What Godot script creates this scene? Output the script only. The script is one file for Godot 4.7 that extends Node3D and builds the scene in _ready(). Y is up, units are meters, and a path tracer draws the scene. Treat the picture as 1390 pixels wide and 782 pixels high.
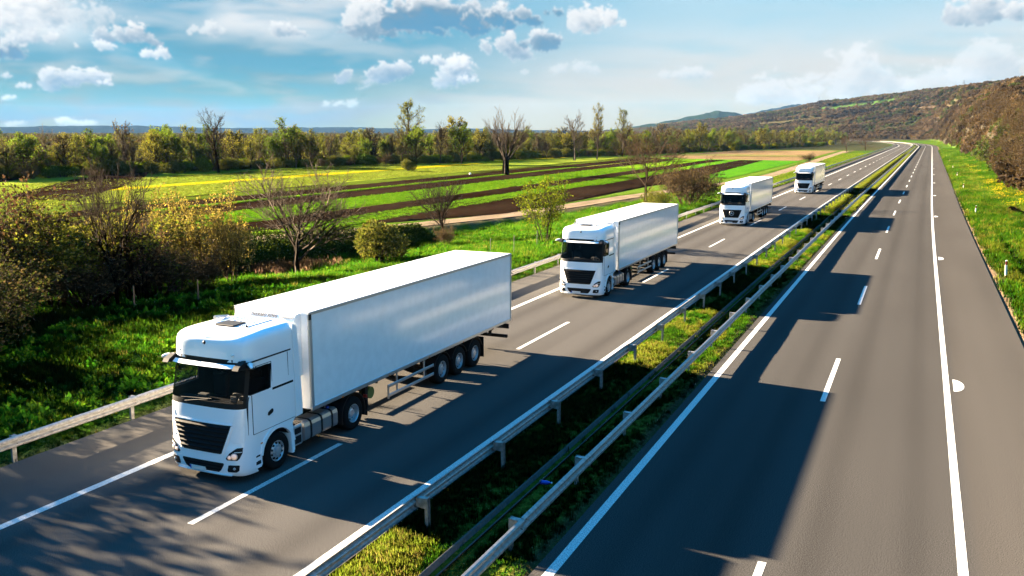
extends Node3D

# ------------------------------------------------------------------ constants
const EXPO := 14.5            # exposure of the photograph relative to a sunlit mid-day setting
const SUN_TO := Vector3(-3.22, 1.0, -0.37)   # direction towards the sun, read from the lorry shadows
const CAM_H := 8.88

var used_names := {}
var M := {}                  # materials
var noise_a := FastNoiseLite.new()
var noise_b := FastNoiseLite.new()
var noise_c := FastNoiseLite.new()
var rng := RandomNumberGenerator.new()

# ------------------------------------------------------------------ scene tree helpers
func numbered(called: String) -> String:
	if not used_names.has(called):
		used_names[called] = 0
		return called
	used_names[called] += 1
	return "%s_%03d" % [called, used_names[called]]

func tag(o: Node, label: String, category: String, group := "") -> void:
	o.set_meta("label", label)
	o.set_meta("category", category)
	if group != "":
		o.set_meta("group", group)

func thing(called: String, label: String, category: String, at := Vector3.ZERO, turn := 0.0, group := "") -> Node3D:
	var o := Node3D.new()
	o.name = numbered(called)
	add_child(o)
	o.position = at
	o.rotation.y = turn
	tag(o, label, category, group)
	return o

func put(called: String, mesh: Mesh, m: Material, parent: Node, xf := Transform3D.IDENTITY) -> MeshInstance3D:
	var o := MeshInstance3D.new()
	o.mesh = mesh
	if m != null:
		o.material_override = m
	o.name = numbered(called) if parent == self else called
	o.transform = xf
	parent.add_child(o, true)
	return o

func struct(called: String, mesh: Mesh, m: Material) -> MeshInstance3D:
	var o := put(called, mesh, m, self)
	o.set_meta("kind", "structure")
	return o

# ------------------------------------------------------------------ mesh helpers
func nb() -> SurfaceTool:
	var st := SurfaceTool.new()
	st.begin(Mesh.PRIMITIVE_TRIANGLES)
	return st

func fin(st: SurfaceTool) -> ArrayMesh:
	st.generate_normals()
	return st.commit()

func tri(st: SurfaceTool, a: Vector3, b: Vector3, c: Vector3, out: Vector3) -> void:
	# clockwise seen from the side that OUT points to
	if (a - c).cross(a - b).dot(out) < 0.0:
		st.add_vertex(a); st.add_vertex(c); st.add_vertex(b)
	else:
		st.add_vertex(a); st.add_vertex(b); st.add_vertex(c)

func quad(st: SurfaceTool, a: Vector3, b: Vector3, c: Vector3, d: Vector3, out: Vector3) -> void:
	tri(st, a, b, c, out)
	tri(st, a, c, d, out)

# a box with chamfered edges
func cbox(st: SurfaceTool, c: Vector3, s: Vector3, bv := 0.01) -> void:
	st.set_smooth_group(-1)
	var h := s * 0.5
	var b: float = minf(bv, minf(h.x, minf(h.y, h.z)) * 0.9)
	for ax in 3:
		var u := (ax + 1) % 3
		var w := (ax + 2) % 3
		for sg in [-1.0, 1.0]:
			var p := []
			for k in [[-1, -1], [1, -1], [1, 1], [-1, 1]]:
				var q := Vector3.ZERO
				q[ax] = h[ax] * sg
				q[u] = (h[u] - b) * k[0]
				q[w] = (h[w] - b) * k[1]
				p.append(c + q)
			var o := Vector3.ZERO
			o[ax] = sg
			quad(st, p[0], p[1], p[2], p[3], o)
	for ax in 3:                       # the twelve chamfers, along axis ax
		var u := (ax + 1) % 3
		var w := (ax + 2) % 3
		for su in [-1.0, 1.0]:
			for sw in [-1.0, 1.0]:
				var p := []
				for k in [[-1, 0], [1, 0], [1, 1], [-1, 1]]:
					var q := Vector3.ZERO
					q[ax] = (h[ax] - b) * k[0]
					q[u] = (h[u] if k[1] == 0 else h[u] - b) * su
					q[w] = (h[w] - b if k[1] == 0 else h[w]) * sw
					p.append(c + q)
				var o := Vector3.ZERO
				o[u] = su
				o[w] = sw
				quad(st, p[0], p[1], p[2], p[3], o)
	for sx in [-1.0, 1.0]:
		for sy in [-1.0, 1.0]:
			for sz in [-1.0, 1.0]:
				var o := Vector3(sx, sy, sz)
				tri(st, c + Vector3(h.x * sx, (h.y - b) * sy, (h.z - b) * sz), c + Vector3((h.x - b) * sx, h.y * sy, (h.z - b) * sz), c + Vector3((h.x - b) * sx, (h.y - b) * sy, h.z * sz), o)

func box_mesh(c: Vector3, s: Vector3, bv := 0.01) -> ArrayMesh:
	var st := nb()
	cbox(st, c, s, bv)
	return fin(st)

# polygon in (z = -first, y = second), pushed from x0 to x1
func prism_x(st: SurfaceTool, poly: PackedVector2Array, x0: float, x1: float) -> void:
	st.set_smooth_group(-1)
	var t := Geometry2D.triangulate_polygon(poly)
	for k in range(0, t.size(), 3):
		for e in [[x0, signf(x0 - x1)], [x1, signf(x1 - x0)]]:
			var p := []
			for j in 3:
				var q := poly[t[k + j]]
				p.append(Vector3(e[0], q.y, -q.x))
			tri(st, p[0], p[1], p[2], Vector3(e[1], 0, 0))
	var mid := Vector2.ZERO
	var ccw := not Geometry2D.is_polygon_clockwise(poly)
	for k in poly.size():
		var a := poly[k]
		var b := poly[(k + 1) % poly.size()]
		var nrm := Vector2(b.y - a.y, a.x - b.x)
		if not ccw:
			nrm = -nrm
		quad(st, Vector3(x0, a.y, -a.x), Vector3(x1, a.y, -a.x), Vector3(x1, b.y, -b.x), Vector3(x0, b.y, -b.x), Vector3(0, nrm.y, -nrm.x))

# polygon in (x, y), pushed from z0 to z1
func prism_z(st: SurfaceTool, poly: PackedVector2Array, z0: float, z1: float) -> void:
	st.set_smooth_group(-1)
	var t := Geometry2D.triangulate_polygon(poly)
	for k in range(0, t.size(), 3):
		for e in [[z0, signf(z0 - z1)], [z1, signf(z1 - z0)]]:
			var p := []
			for j in 3:
				var q := poly[t[k + j]]
				p.append(Vector3(q.x, q.y, e[0]))
			tri(st, p[0], p[1], p[2], Vector3(0, 0, e[1]))
	var ccw := not Geometry2D.is_polygon_clockwise(poly)
	for k in poly.size():
		var a := poly[k]
		var b := poly[(k + 1) % poly.size()]
		var nrm := Vector2(b.y - a.y, a.x - b.x)
		if not ccw:
			nrm = -nrm
		quad(st, Vector3(a.x, a.y, z0), Vector3(a.x, a.y, z1), Vector3(b.x, b.y, z1), Vector3(b.x, b.y, z0), Vector3(nrm.x, nrm.y, 0))

func basis_for(dir: Vector3) -> Array:
	var d := dir.normalized()
	var s := Vector3.UP if absf(d.y) < 0.9 else Vector3.RIGHT
	var u := s.cross(d).normalized()
	return [u, d.cross(u)]

func cyl(st: SurfaceTool, p0: Vector3, p1: Vector3, r0: float, r1: float, sides := 12, caps := true) -> void:
	var b := basis_for(p1 - p0)
	st.set_smooth_group(1)
	for k in sides:
		var a0 := TAU * k / sides
		var a1 := TAU * (k + 1) / sides
		var e0: Vector3 = b[0] * cos(a0) + b[1] * sin(a0)
		var e1: Vector3 = b[0] * cos(a1) + b[1] * sin(a1)
		quad(st, p0 + e0 * r0, p0 + e1 * r0, p1 + e1 * r1, p1 + e0 * r1, e0 + e1)
	if caps:
		st.set_smooth_group(-1)
		for k in sides:
			var a0 := TAU * k / sides
			var a1 := TAU * (k + 1) / sides
			var e0: Vector3 = b[0] * cos(a0) + b[1] * sin(a0)
			var e1: Vector3 = b[0] * cos(a1) + b[1] * sin(a1)
			tri(st, p0, p0 + e0 * r0, p0 + e1 * r0, p0 - p1)
			tri(st, p1, p1 + e0 * r1, p1 + e1 * r1, p1 - p0)

# profile of (radius, position along the axis) turned round the axis from origin
func lathe(st: SurfaceTool, prof: Array, origin: Vector3, axis: Vector3, sides := 24, smooth := true) -> void:
	var b := basis_for(axis)
	var ax := axis.normalized()
	for j in prof.size() - 1:
		st.set_smooth_group(1 if smooth else j + 2)
		var r0: float = prof[j][0]
		var t0: float = prof[j][1]
		var r1: float = prof[j + 1][0]
		var t1: float = prof[j + 1][1]
		for k in sides:
			var a0 := TAU * k / sides
			var a1 := TAU * (k + 1) / sides
			var e0: Vector3 = b[0] * cos(a0) + b[1] * sin(a0)
			var e1: Vector3 = b[0] * cos(a1) + b[1] * sin(a1)
			var out := (e0 + e1) * (t1 - t0) - ax * (r1 - r0) * 2.0
			var p00 := origin + e0 * r0 + ax * t0
			var p01 := origin + e1 * r0 + ax * t0
			var p10 := origin + e0 * r1 + ax * t1
			var p11 := origin + e1 * r1 + ax * t1
			if r0 < 1e-5:
				tri(st, p00, p10, p11, out)
			elif r1 < 1e-5:
				tri(st, p00, p01, p10, out)
			else:
				quad(st, p00, p01, p11, p10, out)

# bulk mesh: plain arrays, for ground sheets and plants
class MB:
	var v := PackedVector3Array()
	var n := PackedVector3Array()
	var c := PackedColorArray()
	var i := PackedInt32Array()
	func mesh() -> ArrayMesh:
		var a := []
		a.resize(Mesh.ARRAY_MAX)
		a[Mesh.ARRAY_VERTEX] = v
		a[Mesh.ARRAY_NORMAL] = n
		if c.size() == v.size():
			a[Mesh.ARRAY_COLOR] = c
		a[Mesh.ARRAY_INDEX] = i
		var m := ArrayMesh.new()
		m.add_surface_from_arrays(Mesh.PRIMITIVE_TRIANGLES, a)
		return m
	# a tapered tube through points p with radii r
	func tube(p: PackedVector3Array, r: PackedFloat32Array, sides: int) -> void:
		var first := v.size()
		var d := (p[p.size() - 1] - p[0]).normalized()
		var s := Vector3.UP if absf(d.y) < 0.8 else Vector3.RIGHT
		var u := s.cross(d).normalized()
		var w := d.cross(u)
		for k in p.size():
			for j in sides:
				var a := TAU * j / sides
				var e := u * cos(a) + w * sin(a)
				v.append(p[k] + e * r[k])
				n.append(e)
		for k in p.size() - 1:
			for j in sides:
				var a := first + k * sides + j
				var b := first + k * sides + (j + 1) % sides
				i.append(a); i.append(b); i.append(a + sides)
				i.append(b); i.append(b + sides); i.append(a + sides)
	# a pointed leaf: two triangles with a fold
	func leaf(at: Vector3, dir: Vector3, side: Vector3, l: float, w: float, col: Color) -> void:
		var f := v.size()
		var nn := dir.cross(side).normalized()
		v.append(at); v.append(at + dir * l * 0.5 + side * w + nn * w * 0.3); v.append(at + dir * l); v.append(at + dir * l * 0.5 - side * w + nn * w * 0.3)
		for k in 4:
			n.append(nn)
			c.append(col)
		i.append(f); i.append(f + 1); i.append(f + 2)
		i.append(f); i.append(f + 2); i.append(f + 3)
	func quad(a: Vector3, b: Vector3, cc: Vector3, d: Vector3, nn: Vector3) -> void:
		var f := v.size()
		v.append(a); v.append(b); v.append(cc); v.append(d)
		for k in 4:
			n.append(nn)
		i.append(f); i.append(f + 1); i.append(f + 2)
		i.append(f); i.append(f + 2); i.append(f + 3)

# ------------------------------------------------------------------ materials
func lin(r: float, g: float, b: float) -> Color:
	return Color(r, g, b).linear_to_srgb()

func mat(r: float, g: float, b: float, rough := 0.8, metal := 0.0) -> StandardMaterial3D:
	var m := StandardMaterial3D.new()
	m.albedo_color = lin(r, g, b)
	m.roughness = rough
	m.metallic = metal
	return m

# a seamless grey noise picture between lo and hi (linear multipliers), as an sRGB colour texture
func grain(seed_: int, freq: float, lo: float, hi: float, size := 512, octaves := 4, tint := Vector3.ONE) -> ImageTexture:
	var f := FastNoiseLite.new()
	f.seed = seed_
	f.frequency = freq
	f.fractal_octaves = octaves
	f.noise_type = FastNoiseLite.TYPE_SIMPLEX_SMOOTH
	var im := f.get_seamless_image(size, size)
	im.convert(Image.FORMAT_L8)
	var src := im.get_data()
	var lut := PackedByteArray()
	for k in 256:
		var t := k / 255.0
		var val := lerpf(lo, hi, t) / hi
		var col := Color(val * lerpf(tint.x, 1.0, t), val * lerpf(tint.y, 1.0, t), val * lerpf(tint.z, 1.0, t)).linear_to_srgb()
		lut.append(clampi(roundi(col.r * 255), 0, 255)); lut.append(clampi(roundi(col.g * 255), 0, 255)); lut.append(clampi(roundi(col.b * 255), 0, 255))
	var out := PackedByteArray()
	out.resize(src.size() * 3)
	for k in src.size():
		var s := src[k] * 3
		out[k * 3] = lut[s]; out[k * 3 + 1] = lut[s + 1]; out[k * 3 + 2] = lut[s + 2]
	return ImageTexture.create_from_image(Image.create_from_data(size, size, false, Image.FORMAT_RGB8, out))

func bump_tex(seed_: int, freq: float, strength: float, size := 512, octaves := 4) -> ImageTexture:
	var f := FastNoiseLite.new()
	f.seed = seed_
	f.frequency = freq
	f.fractal_octaves = octaves
	var im := f.get_seamless_image(size, size)
	im.convert(Image.FORMAT_RGBA8)
	im.bump_map_to_normal_map(strength)
	return ImageTexture.create_from_image(im)

func ground_mat(r: float, g: float, b: float, tex: Texture2D, metres: float, nrm: Texture2D = null, rough := 0.95) -> StandardMaterial3D:
	var m := mat(r, g, b, rough)
	m.albedo_texture = tex
	m.uv1_triplanar = true
	m.uv1_world_triplanar = true
	m.uv1_scale = Vector3.ONE / metres
	m.vertex_color_use_as_albedo = true
	if nrm != null:
		m.normal_enabled = true
		m.normal_texture = nrm
		m.normal_scale = 1.0
	m.metallic_specular = 0.0
	return m

func leaf_mat(r: float, g: float, b: float, through := 0.5) -> StandardMaterial3D:
	var m := mat(r, g, b, 0.9)
	m.vertex_color_use_as_albedo = true
	m.cull_mode = BaseMaterial3D.CULL_DISABLED
	m.metallic_specular = 0.08
	m.backlight_enabled = true
	m.backlight = Color(through, through, through * 0.8)
	return m

func make_materials() -> void:
	# asphalt: pale worn aggregate over dark binder
	M.asphalt = ground_mat(0.120, 0.116, 0.111, grain(11, 0.09, 0.1, 1.9, 1024, 4), 3.1, bump_tex(12, 0.2, 2.0, 1024, 3), 0.85)
	M.asphalt.normal_scale = 0.5
	M.asphalt.metallic_specular = 0.04
	M.paint = mat(0.85, 0.85, 0.82, 0.55)
	M.paint.albedo_texture = grain(21, 0.06, 0.1, 1.6, 512, 5)
	M.paint.uv1_triplanar = true
	M.paint.uv1_world_triplanar = true
	M.paint.uv1_scale = Vector3.ONE / 1.4
	M.ground = ground_mat(1, 1, 1, grain(31, 0.03, 0.45, 1.5, 512, 5), 6.0, bump_tex(32, 0.06, 10.0))
	M.field = ground_mat(1, 1, 1, grain(33, 0.035, 0.5, 1.45, 512, 5), 9.0, bump_tex(34, 0.08, 8.0))
	M.soil = ground_mat(1, 1, 1, grain(35, 0.05, 0.5, 1.5, 512, 5), 4.0, bump_tex(36, 0.09, 14.0))
	M.dirt = ground_mat(1, 1, 1, grain(37, 0.04, 0.6, 1.4, 512, 4), 3.0, bump_tex(38, 0.06, 6.0))
	M.concrete = ground_mat(0.10, 0.097, 0.09, grain(41, 0.03, 0.5, 1.2, 512, 5), 1.7, null, 0.9)
	M.concrete.vertex_color_use_as_albedo = false
	M.rail = mat(0.42, 0.42, 0.415, 0.5, 0.65)
	M.rail.albedo_texture = grain(43, 0.02, 0.55, 1.15, 512, 5, Vector3(1.0, 0.93, 0.85))
	M.rail.uv1_triplanar = true
	M.rail.uv1_world_triplanar = true
	M.rail.uv1_scale = Vector3.ONE / 1.8
	M.bolt = mat(0.12, 0.09, 0.07, 0.6, 0.5)
	# plants
	M.blade = leaf_mat(1, 1, 1, 0.9)
	M.bark_grey = ground_mat(0.15, 0.128, 0.108, grain(51, 0.06, 0.5, 1.4), 0.8)
	M.bark_dark = ground_mat(0.058, 0.049, 0.042, grain(52, 0.06, 0.5, 1.4), 0.8)
	M.bark_brown = ground_mat(0.125, 0.095, 0.070, grain(53, 0.06, 0.5, 1.4), 0.8)
	for k in ["bark_grey", "bark_dark", "bark_brown"]:
		M[k].vertex_color_use_as_albedo = false
	M.leaf = leaf_mat(1, 1, 1, 0.9)
	# lorry
	M.white = mat(0.85, 0.87, 0.89, 0.28)
	M.white.clearcoat_enabled = true
	M.white.clearcoat = 0.8
	M.white.clearcoat_roughness = 0.06
	M.panel = mat(0.90, 0.91, 0.92, 0.26)
	M.panel.albedo_texture = grain(61, 0.012, 0.93, 1.03, 512, 5)
	M.panel.uv1_triplanar = true
	M.panel.uv1_scale = Vector3.ONE / 3.1
	M.panel.clearcoat_enabled = true
	M.panel.clearcoat = 1.0
	M.panel.clearcoat_roughness = 0.12
	M.roofing = mat(0.80, 0.80, 0.80, 0.5)
	M.roofing.albedo_texture = grain(62, 0.02, 0.85, 1.02, 512, 5)
	M.roofing.uv1_triplanar = true
	M.roofing.uv1_scale = Vector3.ONE / 2.3
	M.trim = mat(0.45, 0.46, 0.47, 0.38, 0.6)
	M.black = mat(0.008, 0.008, 0.009, 0.5)
	M.black.metallic_specular = 0.35
	M.grille = mat(0.008, 0.008, 0.009, 0.6)
	M.grille.metallic_specular = 0.2
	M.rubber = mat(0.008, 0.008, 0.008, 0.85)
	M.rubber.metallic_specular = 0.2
	M.chassis = mat(0.009, 0.009, 0.010, 0.7)
	M.chassis.metallic_specular = 0.3
	M.alu = mat(0.55, 0.56, 0.57, 0.32, 0.85)
	M.rim = mat(0.5, 0.51, 0.53, 0.35, 0.6)
	M.seat = mat(0.02, 0.02, 0.022, 0.9)
	M.cream = mat(0.12, 0.12, 0.11, 0.8)
	M.glass = StandardMaterial3D.new()
	M.glass.albedo_color = Color(0.012, 0.025, 0.03, 0.55)
	M.glass.transparency = BaseMaterial3D.TRANSPARENCY_ALPHA
	M.glass.roughness = 0.03
	M.glass.metallic_specular = 0.2
	M.glass.cull_mode = BaseMaterial3D.CULL_DISABLED
	M.lens = mat(0.75, 0.72, 0.66, 0.1)
	M.lens.emission_enabled = true
	M.lens.emission = Color(1.0, 0.72, 0.4)
	M.lens.emission_energy_multiplier = 0.03
	M.amber = mat(0.7, 0.2, 0.02, 0.3)
	M.red = mat(0.45, 0.015, 0.01, 0.3)
	M.blue = mat(0.01, 0.05, 0.4, 0.4)
	M.plate = mat(0.72, 0.72, 0.7, 0.5)
	M.letters = mat(0.03, 0.03, 0.035, 0.5)
	M.olive = mat(0.09, 0.12, 0.02, 0.6)
	M.wood = ground_mat(0.208, 0.143, 0.098, grain(71, 0.05, 0.5, 1.4), 0.7)
	M.wood.vertex_color_use_as_albedo = false
	M.plastic_white = mat(0.7, 0.7, 0.68, 0.5)
	M.far_wall = mat(0.6, 0.57, 0.52, 0.9)
	M.far_roof = mat(0.22, 0.07, 0.04, 0.9)
	M.steel_far = mat(0.05, 0.05, 0.055, 0.7, 0.2)

# ------------------------------------------------------------------ camera, sky, sun
func pw(t: float, tab: Array) -> float:      # piecewise linear table of [t, value]
	if t <= tab[0][0]:
		return tab[0][1]
	for k in tab.size() - 1:
		if t <= tab[k + 1][0]:
			return lerpf(tab[k][1], tab[k + 1][1], (t - tab[k][0]) / (tab[k + 1][0] - tab[k][0]))
	return tab[tab.size() - 1][1]

var clouds := []
var sky_noise := FastNoiseLite.new()
var sky_fine := FastNoiseLite.new()
var sky_lump := FastNoiseLite.new()

# a heap of puffs round (az, el), in degrees; dark: how grey its shaded side is
func add_cloud(az: float, el: float, w: float, h: float, seed_: int, alpha := 1.0, dark := 0.5, n := 14) -> void:
	var r := RandomNumberGenerator.new()
	r.seed = seed_
	var puffs := []
	for k in n:
		var t := r.randf_range(-1, 1)
		var env := sqrt(maxf(0.05, 1.0 - t * t)) * r.randf_range(0.55, 1.0)
		var s := r.randf_range(0.32, 0.6) * (0.4 + 0.6 * env)
		puffs.append([az + t * w * 0.42, el + h * (0.15 + env * 0.5 * r.randf()), maxf(w * 0.2, h * 0.9) * s * 1.5, h * s * 1.35])
	clouds.append({"box": Rect2(az - w * 0.75, el - h * 0.5, w * 1.5, h * 2.2), "p": puffs, "a": alpha, "d": dark, "el": el, "h": h, "az": az, "w": w})

func cloud_density(q: Dictionary, az: float, el: float) -> float:
	var wx := sky_fine.get_noise_2d(az * 4.0 + 70.0, el * 6.0)
	var wy := sky_fine.get_noise_2d(az * 4.0, el * 6.0 + 130.0)
	az += wx * q.h * 0.55
	el += wy * q.h * 0.35
	var env := -1.0
	for p in q.p:
		var dx: float = (az - p[0]) / p[2]
		var dy: float = (el - p[1]) / p[3]
		if dy < 0.0:
			dy *= 1.7                # flat undersides
		env = maxf(env, 1.0 - sqrt(dx * dx + dy * dy))
	var k: float = 1.6 / maxf(0.5, q.h)
	var lumps := absf(sky_lump.get_noise_2d(az * k, el * k * 1.5)) * 1.5 + absf(sky_lump.get_noise_2d(az * k * 2.7 + 31.0, el * k * 3.6)) * 0.7
	var frays := sky_fine.get_noise_2d(az * 12.0, el * 17.0)
	return env + 0.48 * lumps + 0.55 * frays - 0.32

func px_cloud(x: float, base_y: float, w: float, h: float, seed_: int, alpha := 1.0, dark := 0.5, n := 14) -> void:
	var az := -24.08 + rad_to_deg(atan((x - 695.0) / 1275.0))
	var bend := 1.0 - 0.12 * pow((x - 695.0) / 695.0, 2.0)
	add_cloud(az, (180.6 - base_y) * 0.0437 * bend, w * 0.0437 * bend, h * 0.0437 * bend, seed_, alpha, dark, n)

func sky_at(az: float, el: float) -> Color:
	var e := maxf(el, 0.0)
	# paler towards the east (right), deeper blue in the middle of the picture; overhead, out of view, extra blue is added to light the shaded sides
	var bright := smoothstep(-33.0, -10.0, az) * (1.0 - 0.65 * smoothstep(30.0, 80.0, az)) * (1.0 - smoothstep(9.0, 26.0, e))
	var deep := Vector3(pw(e, [[0, 0.06], [2, 0.08], [4, 0.08], [8, 0.09], [25, 0.045], [90, 0.02]]), pw(e, [[0, 0.20], [2, 0.29], [4, 0.34], [8, 0.38], [25, 0.49], [90, 0.50]]), pw(e, [[0, 0.05], [2, 0.28], [4, 0.46], [8, 0.58], [25, 1.1], [90, 1.4]]))
	var light := Vector3(pw(e, [[0, 0.36], [3, 0.40], [8, 0.36]]), pw(e, [[0, 0.46], [3, 0.62], [8, 0.66]]), pw(e, [[0, 0.34], [3, 0.66], [8, 0.82]]))
	var c := deep.lerp(light, bright)
	# thin high cloud: long veils, denser to the east and in the lower sky
	var wob := sky_noise.get_noise_2d(az * 1.3, e * 3.0)
	var veil := 0.5 + 0.5 * sky_noise.get_noise_2d(az * 2.2 + 40.0 + wob * 14.0, e * 15.0 + az * 0.9)
	var f2 := 0.5 + 0.5 * sky_fine.get_noise_2d(az * 6.0 + wob * 30.0, e * 26.0)
	var east := smoothstep(-39.0, -21.0, az - 1.6 * (e - 2.0)) * (1.0 - 0.7 * smoothstep(20.0, 70.0, az))
	var low := 1.0 - smoothstep(1.8, 6.6, e + wob * 2.0 - 1.4 * smoothstep(-12.0, 0.0, az))
	var a := east * (0.22 * (1.0 - smoothstep(9.0, 20.0, e)) + 0.74 * low) * (0.35 + 0.65 * smoothstep(0.15, 0.6, veil * 0.75 + f2 * 0.3))
	# bright sheet towards the sun, upper left, and the streaming veil right of it
	var sheet := smoothstep(-45.5, -50.0, az + e * 0.25) * smoothstep(4.0, 6.2, e + wob * 1.2) * (1.0 - smoothstep(9.0, 17.0, e)) * smoothstep(-105.0, -85.0, az)
	a = maxf(a, sheet * smoothstep(0.2, 0.5, veil * 0.7 + f2 * 0.4) * 0.95)
	var stream := smoothstep(-44.0, -41.0, az - (e - 6.0) * 0.8) * (1.0 - smoothstep(-36.5, -33.0, az - (e - 6.0) * 1.3)) * smoothstep(4.3, 6.4, e) * (1.0 - smoothstep(9.0, 16.0, e))
	a = maxf(a, stream * smoothstep(0.15, 0.7, veil * 0.6 + f2 * 0.45) * 0.85)
	a = maxf(a, 0.42 * (1.0 - east) * smoothstep(0.42, 0.72, veil * 0.6 + f2 * 0.45) * (1.0 - smoothstep(6.0, 12.0, e)) * smoothstep(-75.0, -60.0, az))
	if az < -60.0 or az > 150.0:
		a = maxf(a, 0.4 * smoothstep(0.5, 0.8, veil) * smoothstep(3.0, 6.0, e) * (1.0 - smoothstep(10.0, 22.0, e)))
	var veil_color := Vector3(pw(e, [[0, 0.64], [3, 0.70], [6, 0.80]]), pw(e, [[0, 0.55], [3, 0.65], [6, 0.80]]), pw(e, [[0, 0.32], [3, 0.57], [6, 0.79]]))
	c = c.lerp(veil_color, clampf(a, 0.0, 0.92))
	c = c.lerp(Vector3(1.0, 0.99, 0.97), clampf(0.75 * sheet * smoothstep(0.25, 0.6, veil * 0.6 + f2 * 0.5) + 0.35 * stream * smoothstep(0.3, 0.8, veil), 0.0, 0.9))
	# pale light at the foot of the sky
	c = c.lerp(Vector3(0.60, 0.52, 0.32), 0.5 * exp(-e / 0.8) * (0.35 + 0.65 * east))
	for q in clouds:
		var bx: Rect2 = q.box
		if not bx.has_point(Vector2(az, el)):
			continue
		var here := cloud_density(q, az, el)
		var al: float = smoothstep(-0.02, 0.3, here) * q.a
		if al <= 0.0:
			continue
		# lit from the upper left: thicker cloud on the sun's side darkens this place
		var st: float = q.h * 0.16
		var towards := maxf(0.0, cloud_density(q, az - st * 1.1, el + st * 0.9)) * 0.6 + maxf(0.0, cloud_density(q, az - st * 2.6, el + st * 2.2)) * 0.4
		var s := clampf(0.80 + 0.9 * (minf(here, 0.6) - towards) - 0.55 * q.d * smoothstep(0.1, 0.7, towards), 0.0, 1.0)
		var low_part := clampf((el - q.el) / q.h, 0.0, 1.0)
		s *= lerpf(1.0 - 0.8 * q.d, 1.0, smoothstep(0.0, 0.3 + 0.4 * q.d, low_part + 0.5 * (0.35 - here)))
		s = lerpf(s, s * (1.0 - 0.85 * q.d), smoothstep(0.12, 0.5, here) * (1.0 - smoothstep(0.5, 1.0, low_part)))
		s = maxf(s, 0.9 * (1.0 - smoothstep(0.03, 0.25, here)))      # thin rims are lit through
		c = c.lerp(Vector3(0.34, 0.47, 0.57).lerp(Vector3(0.08, 0.24, 0.38), q.d).lerp(Vector3(0.95, 0.94, 0.92), clampf(s, 0.0, 1.0)), al)
	# faint rays fan out from the hidden sun across the lower left sky
	var fan := atan2(el - 17.0, az + 83.0)
	c *= 1.0 + 0.30 * sky_noise.get_noise_1d(fan * 420.0) * (1.0 - smoothstep(-42.0, -32.0, az)) * (1.0 - smoothstep(4.0, 7.0, el))
	# glow of the low sun beyond the left edge of the picture
	var to_sun := Vector3(sin(deg_to_rad(az)) * cos(deg_to_rad(el)), sin(deg_to_rad(el)), -cos(deg_to_rad(az)) * cos(deg_to_rad(el))).angle_to(SUN_TO)
	c += Vector3(1.1, 1.05, 0.95) * exp(-rad_to_deg(to_sun) / 9.0)
	return Color(c.x / EXPO, c.y / EXPO, c.z / EXPO)

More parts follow.
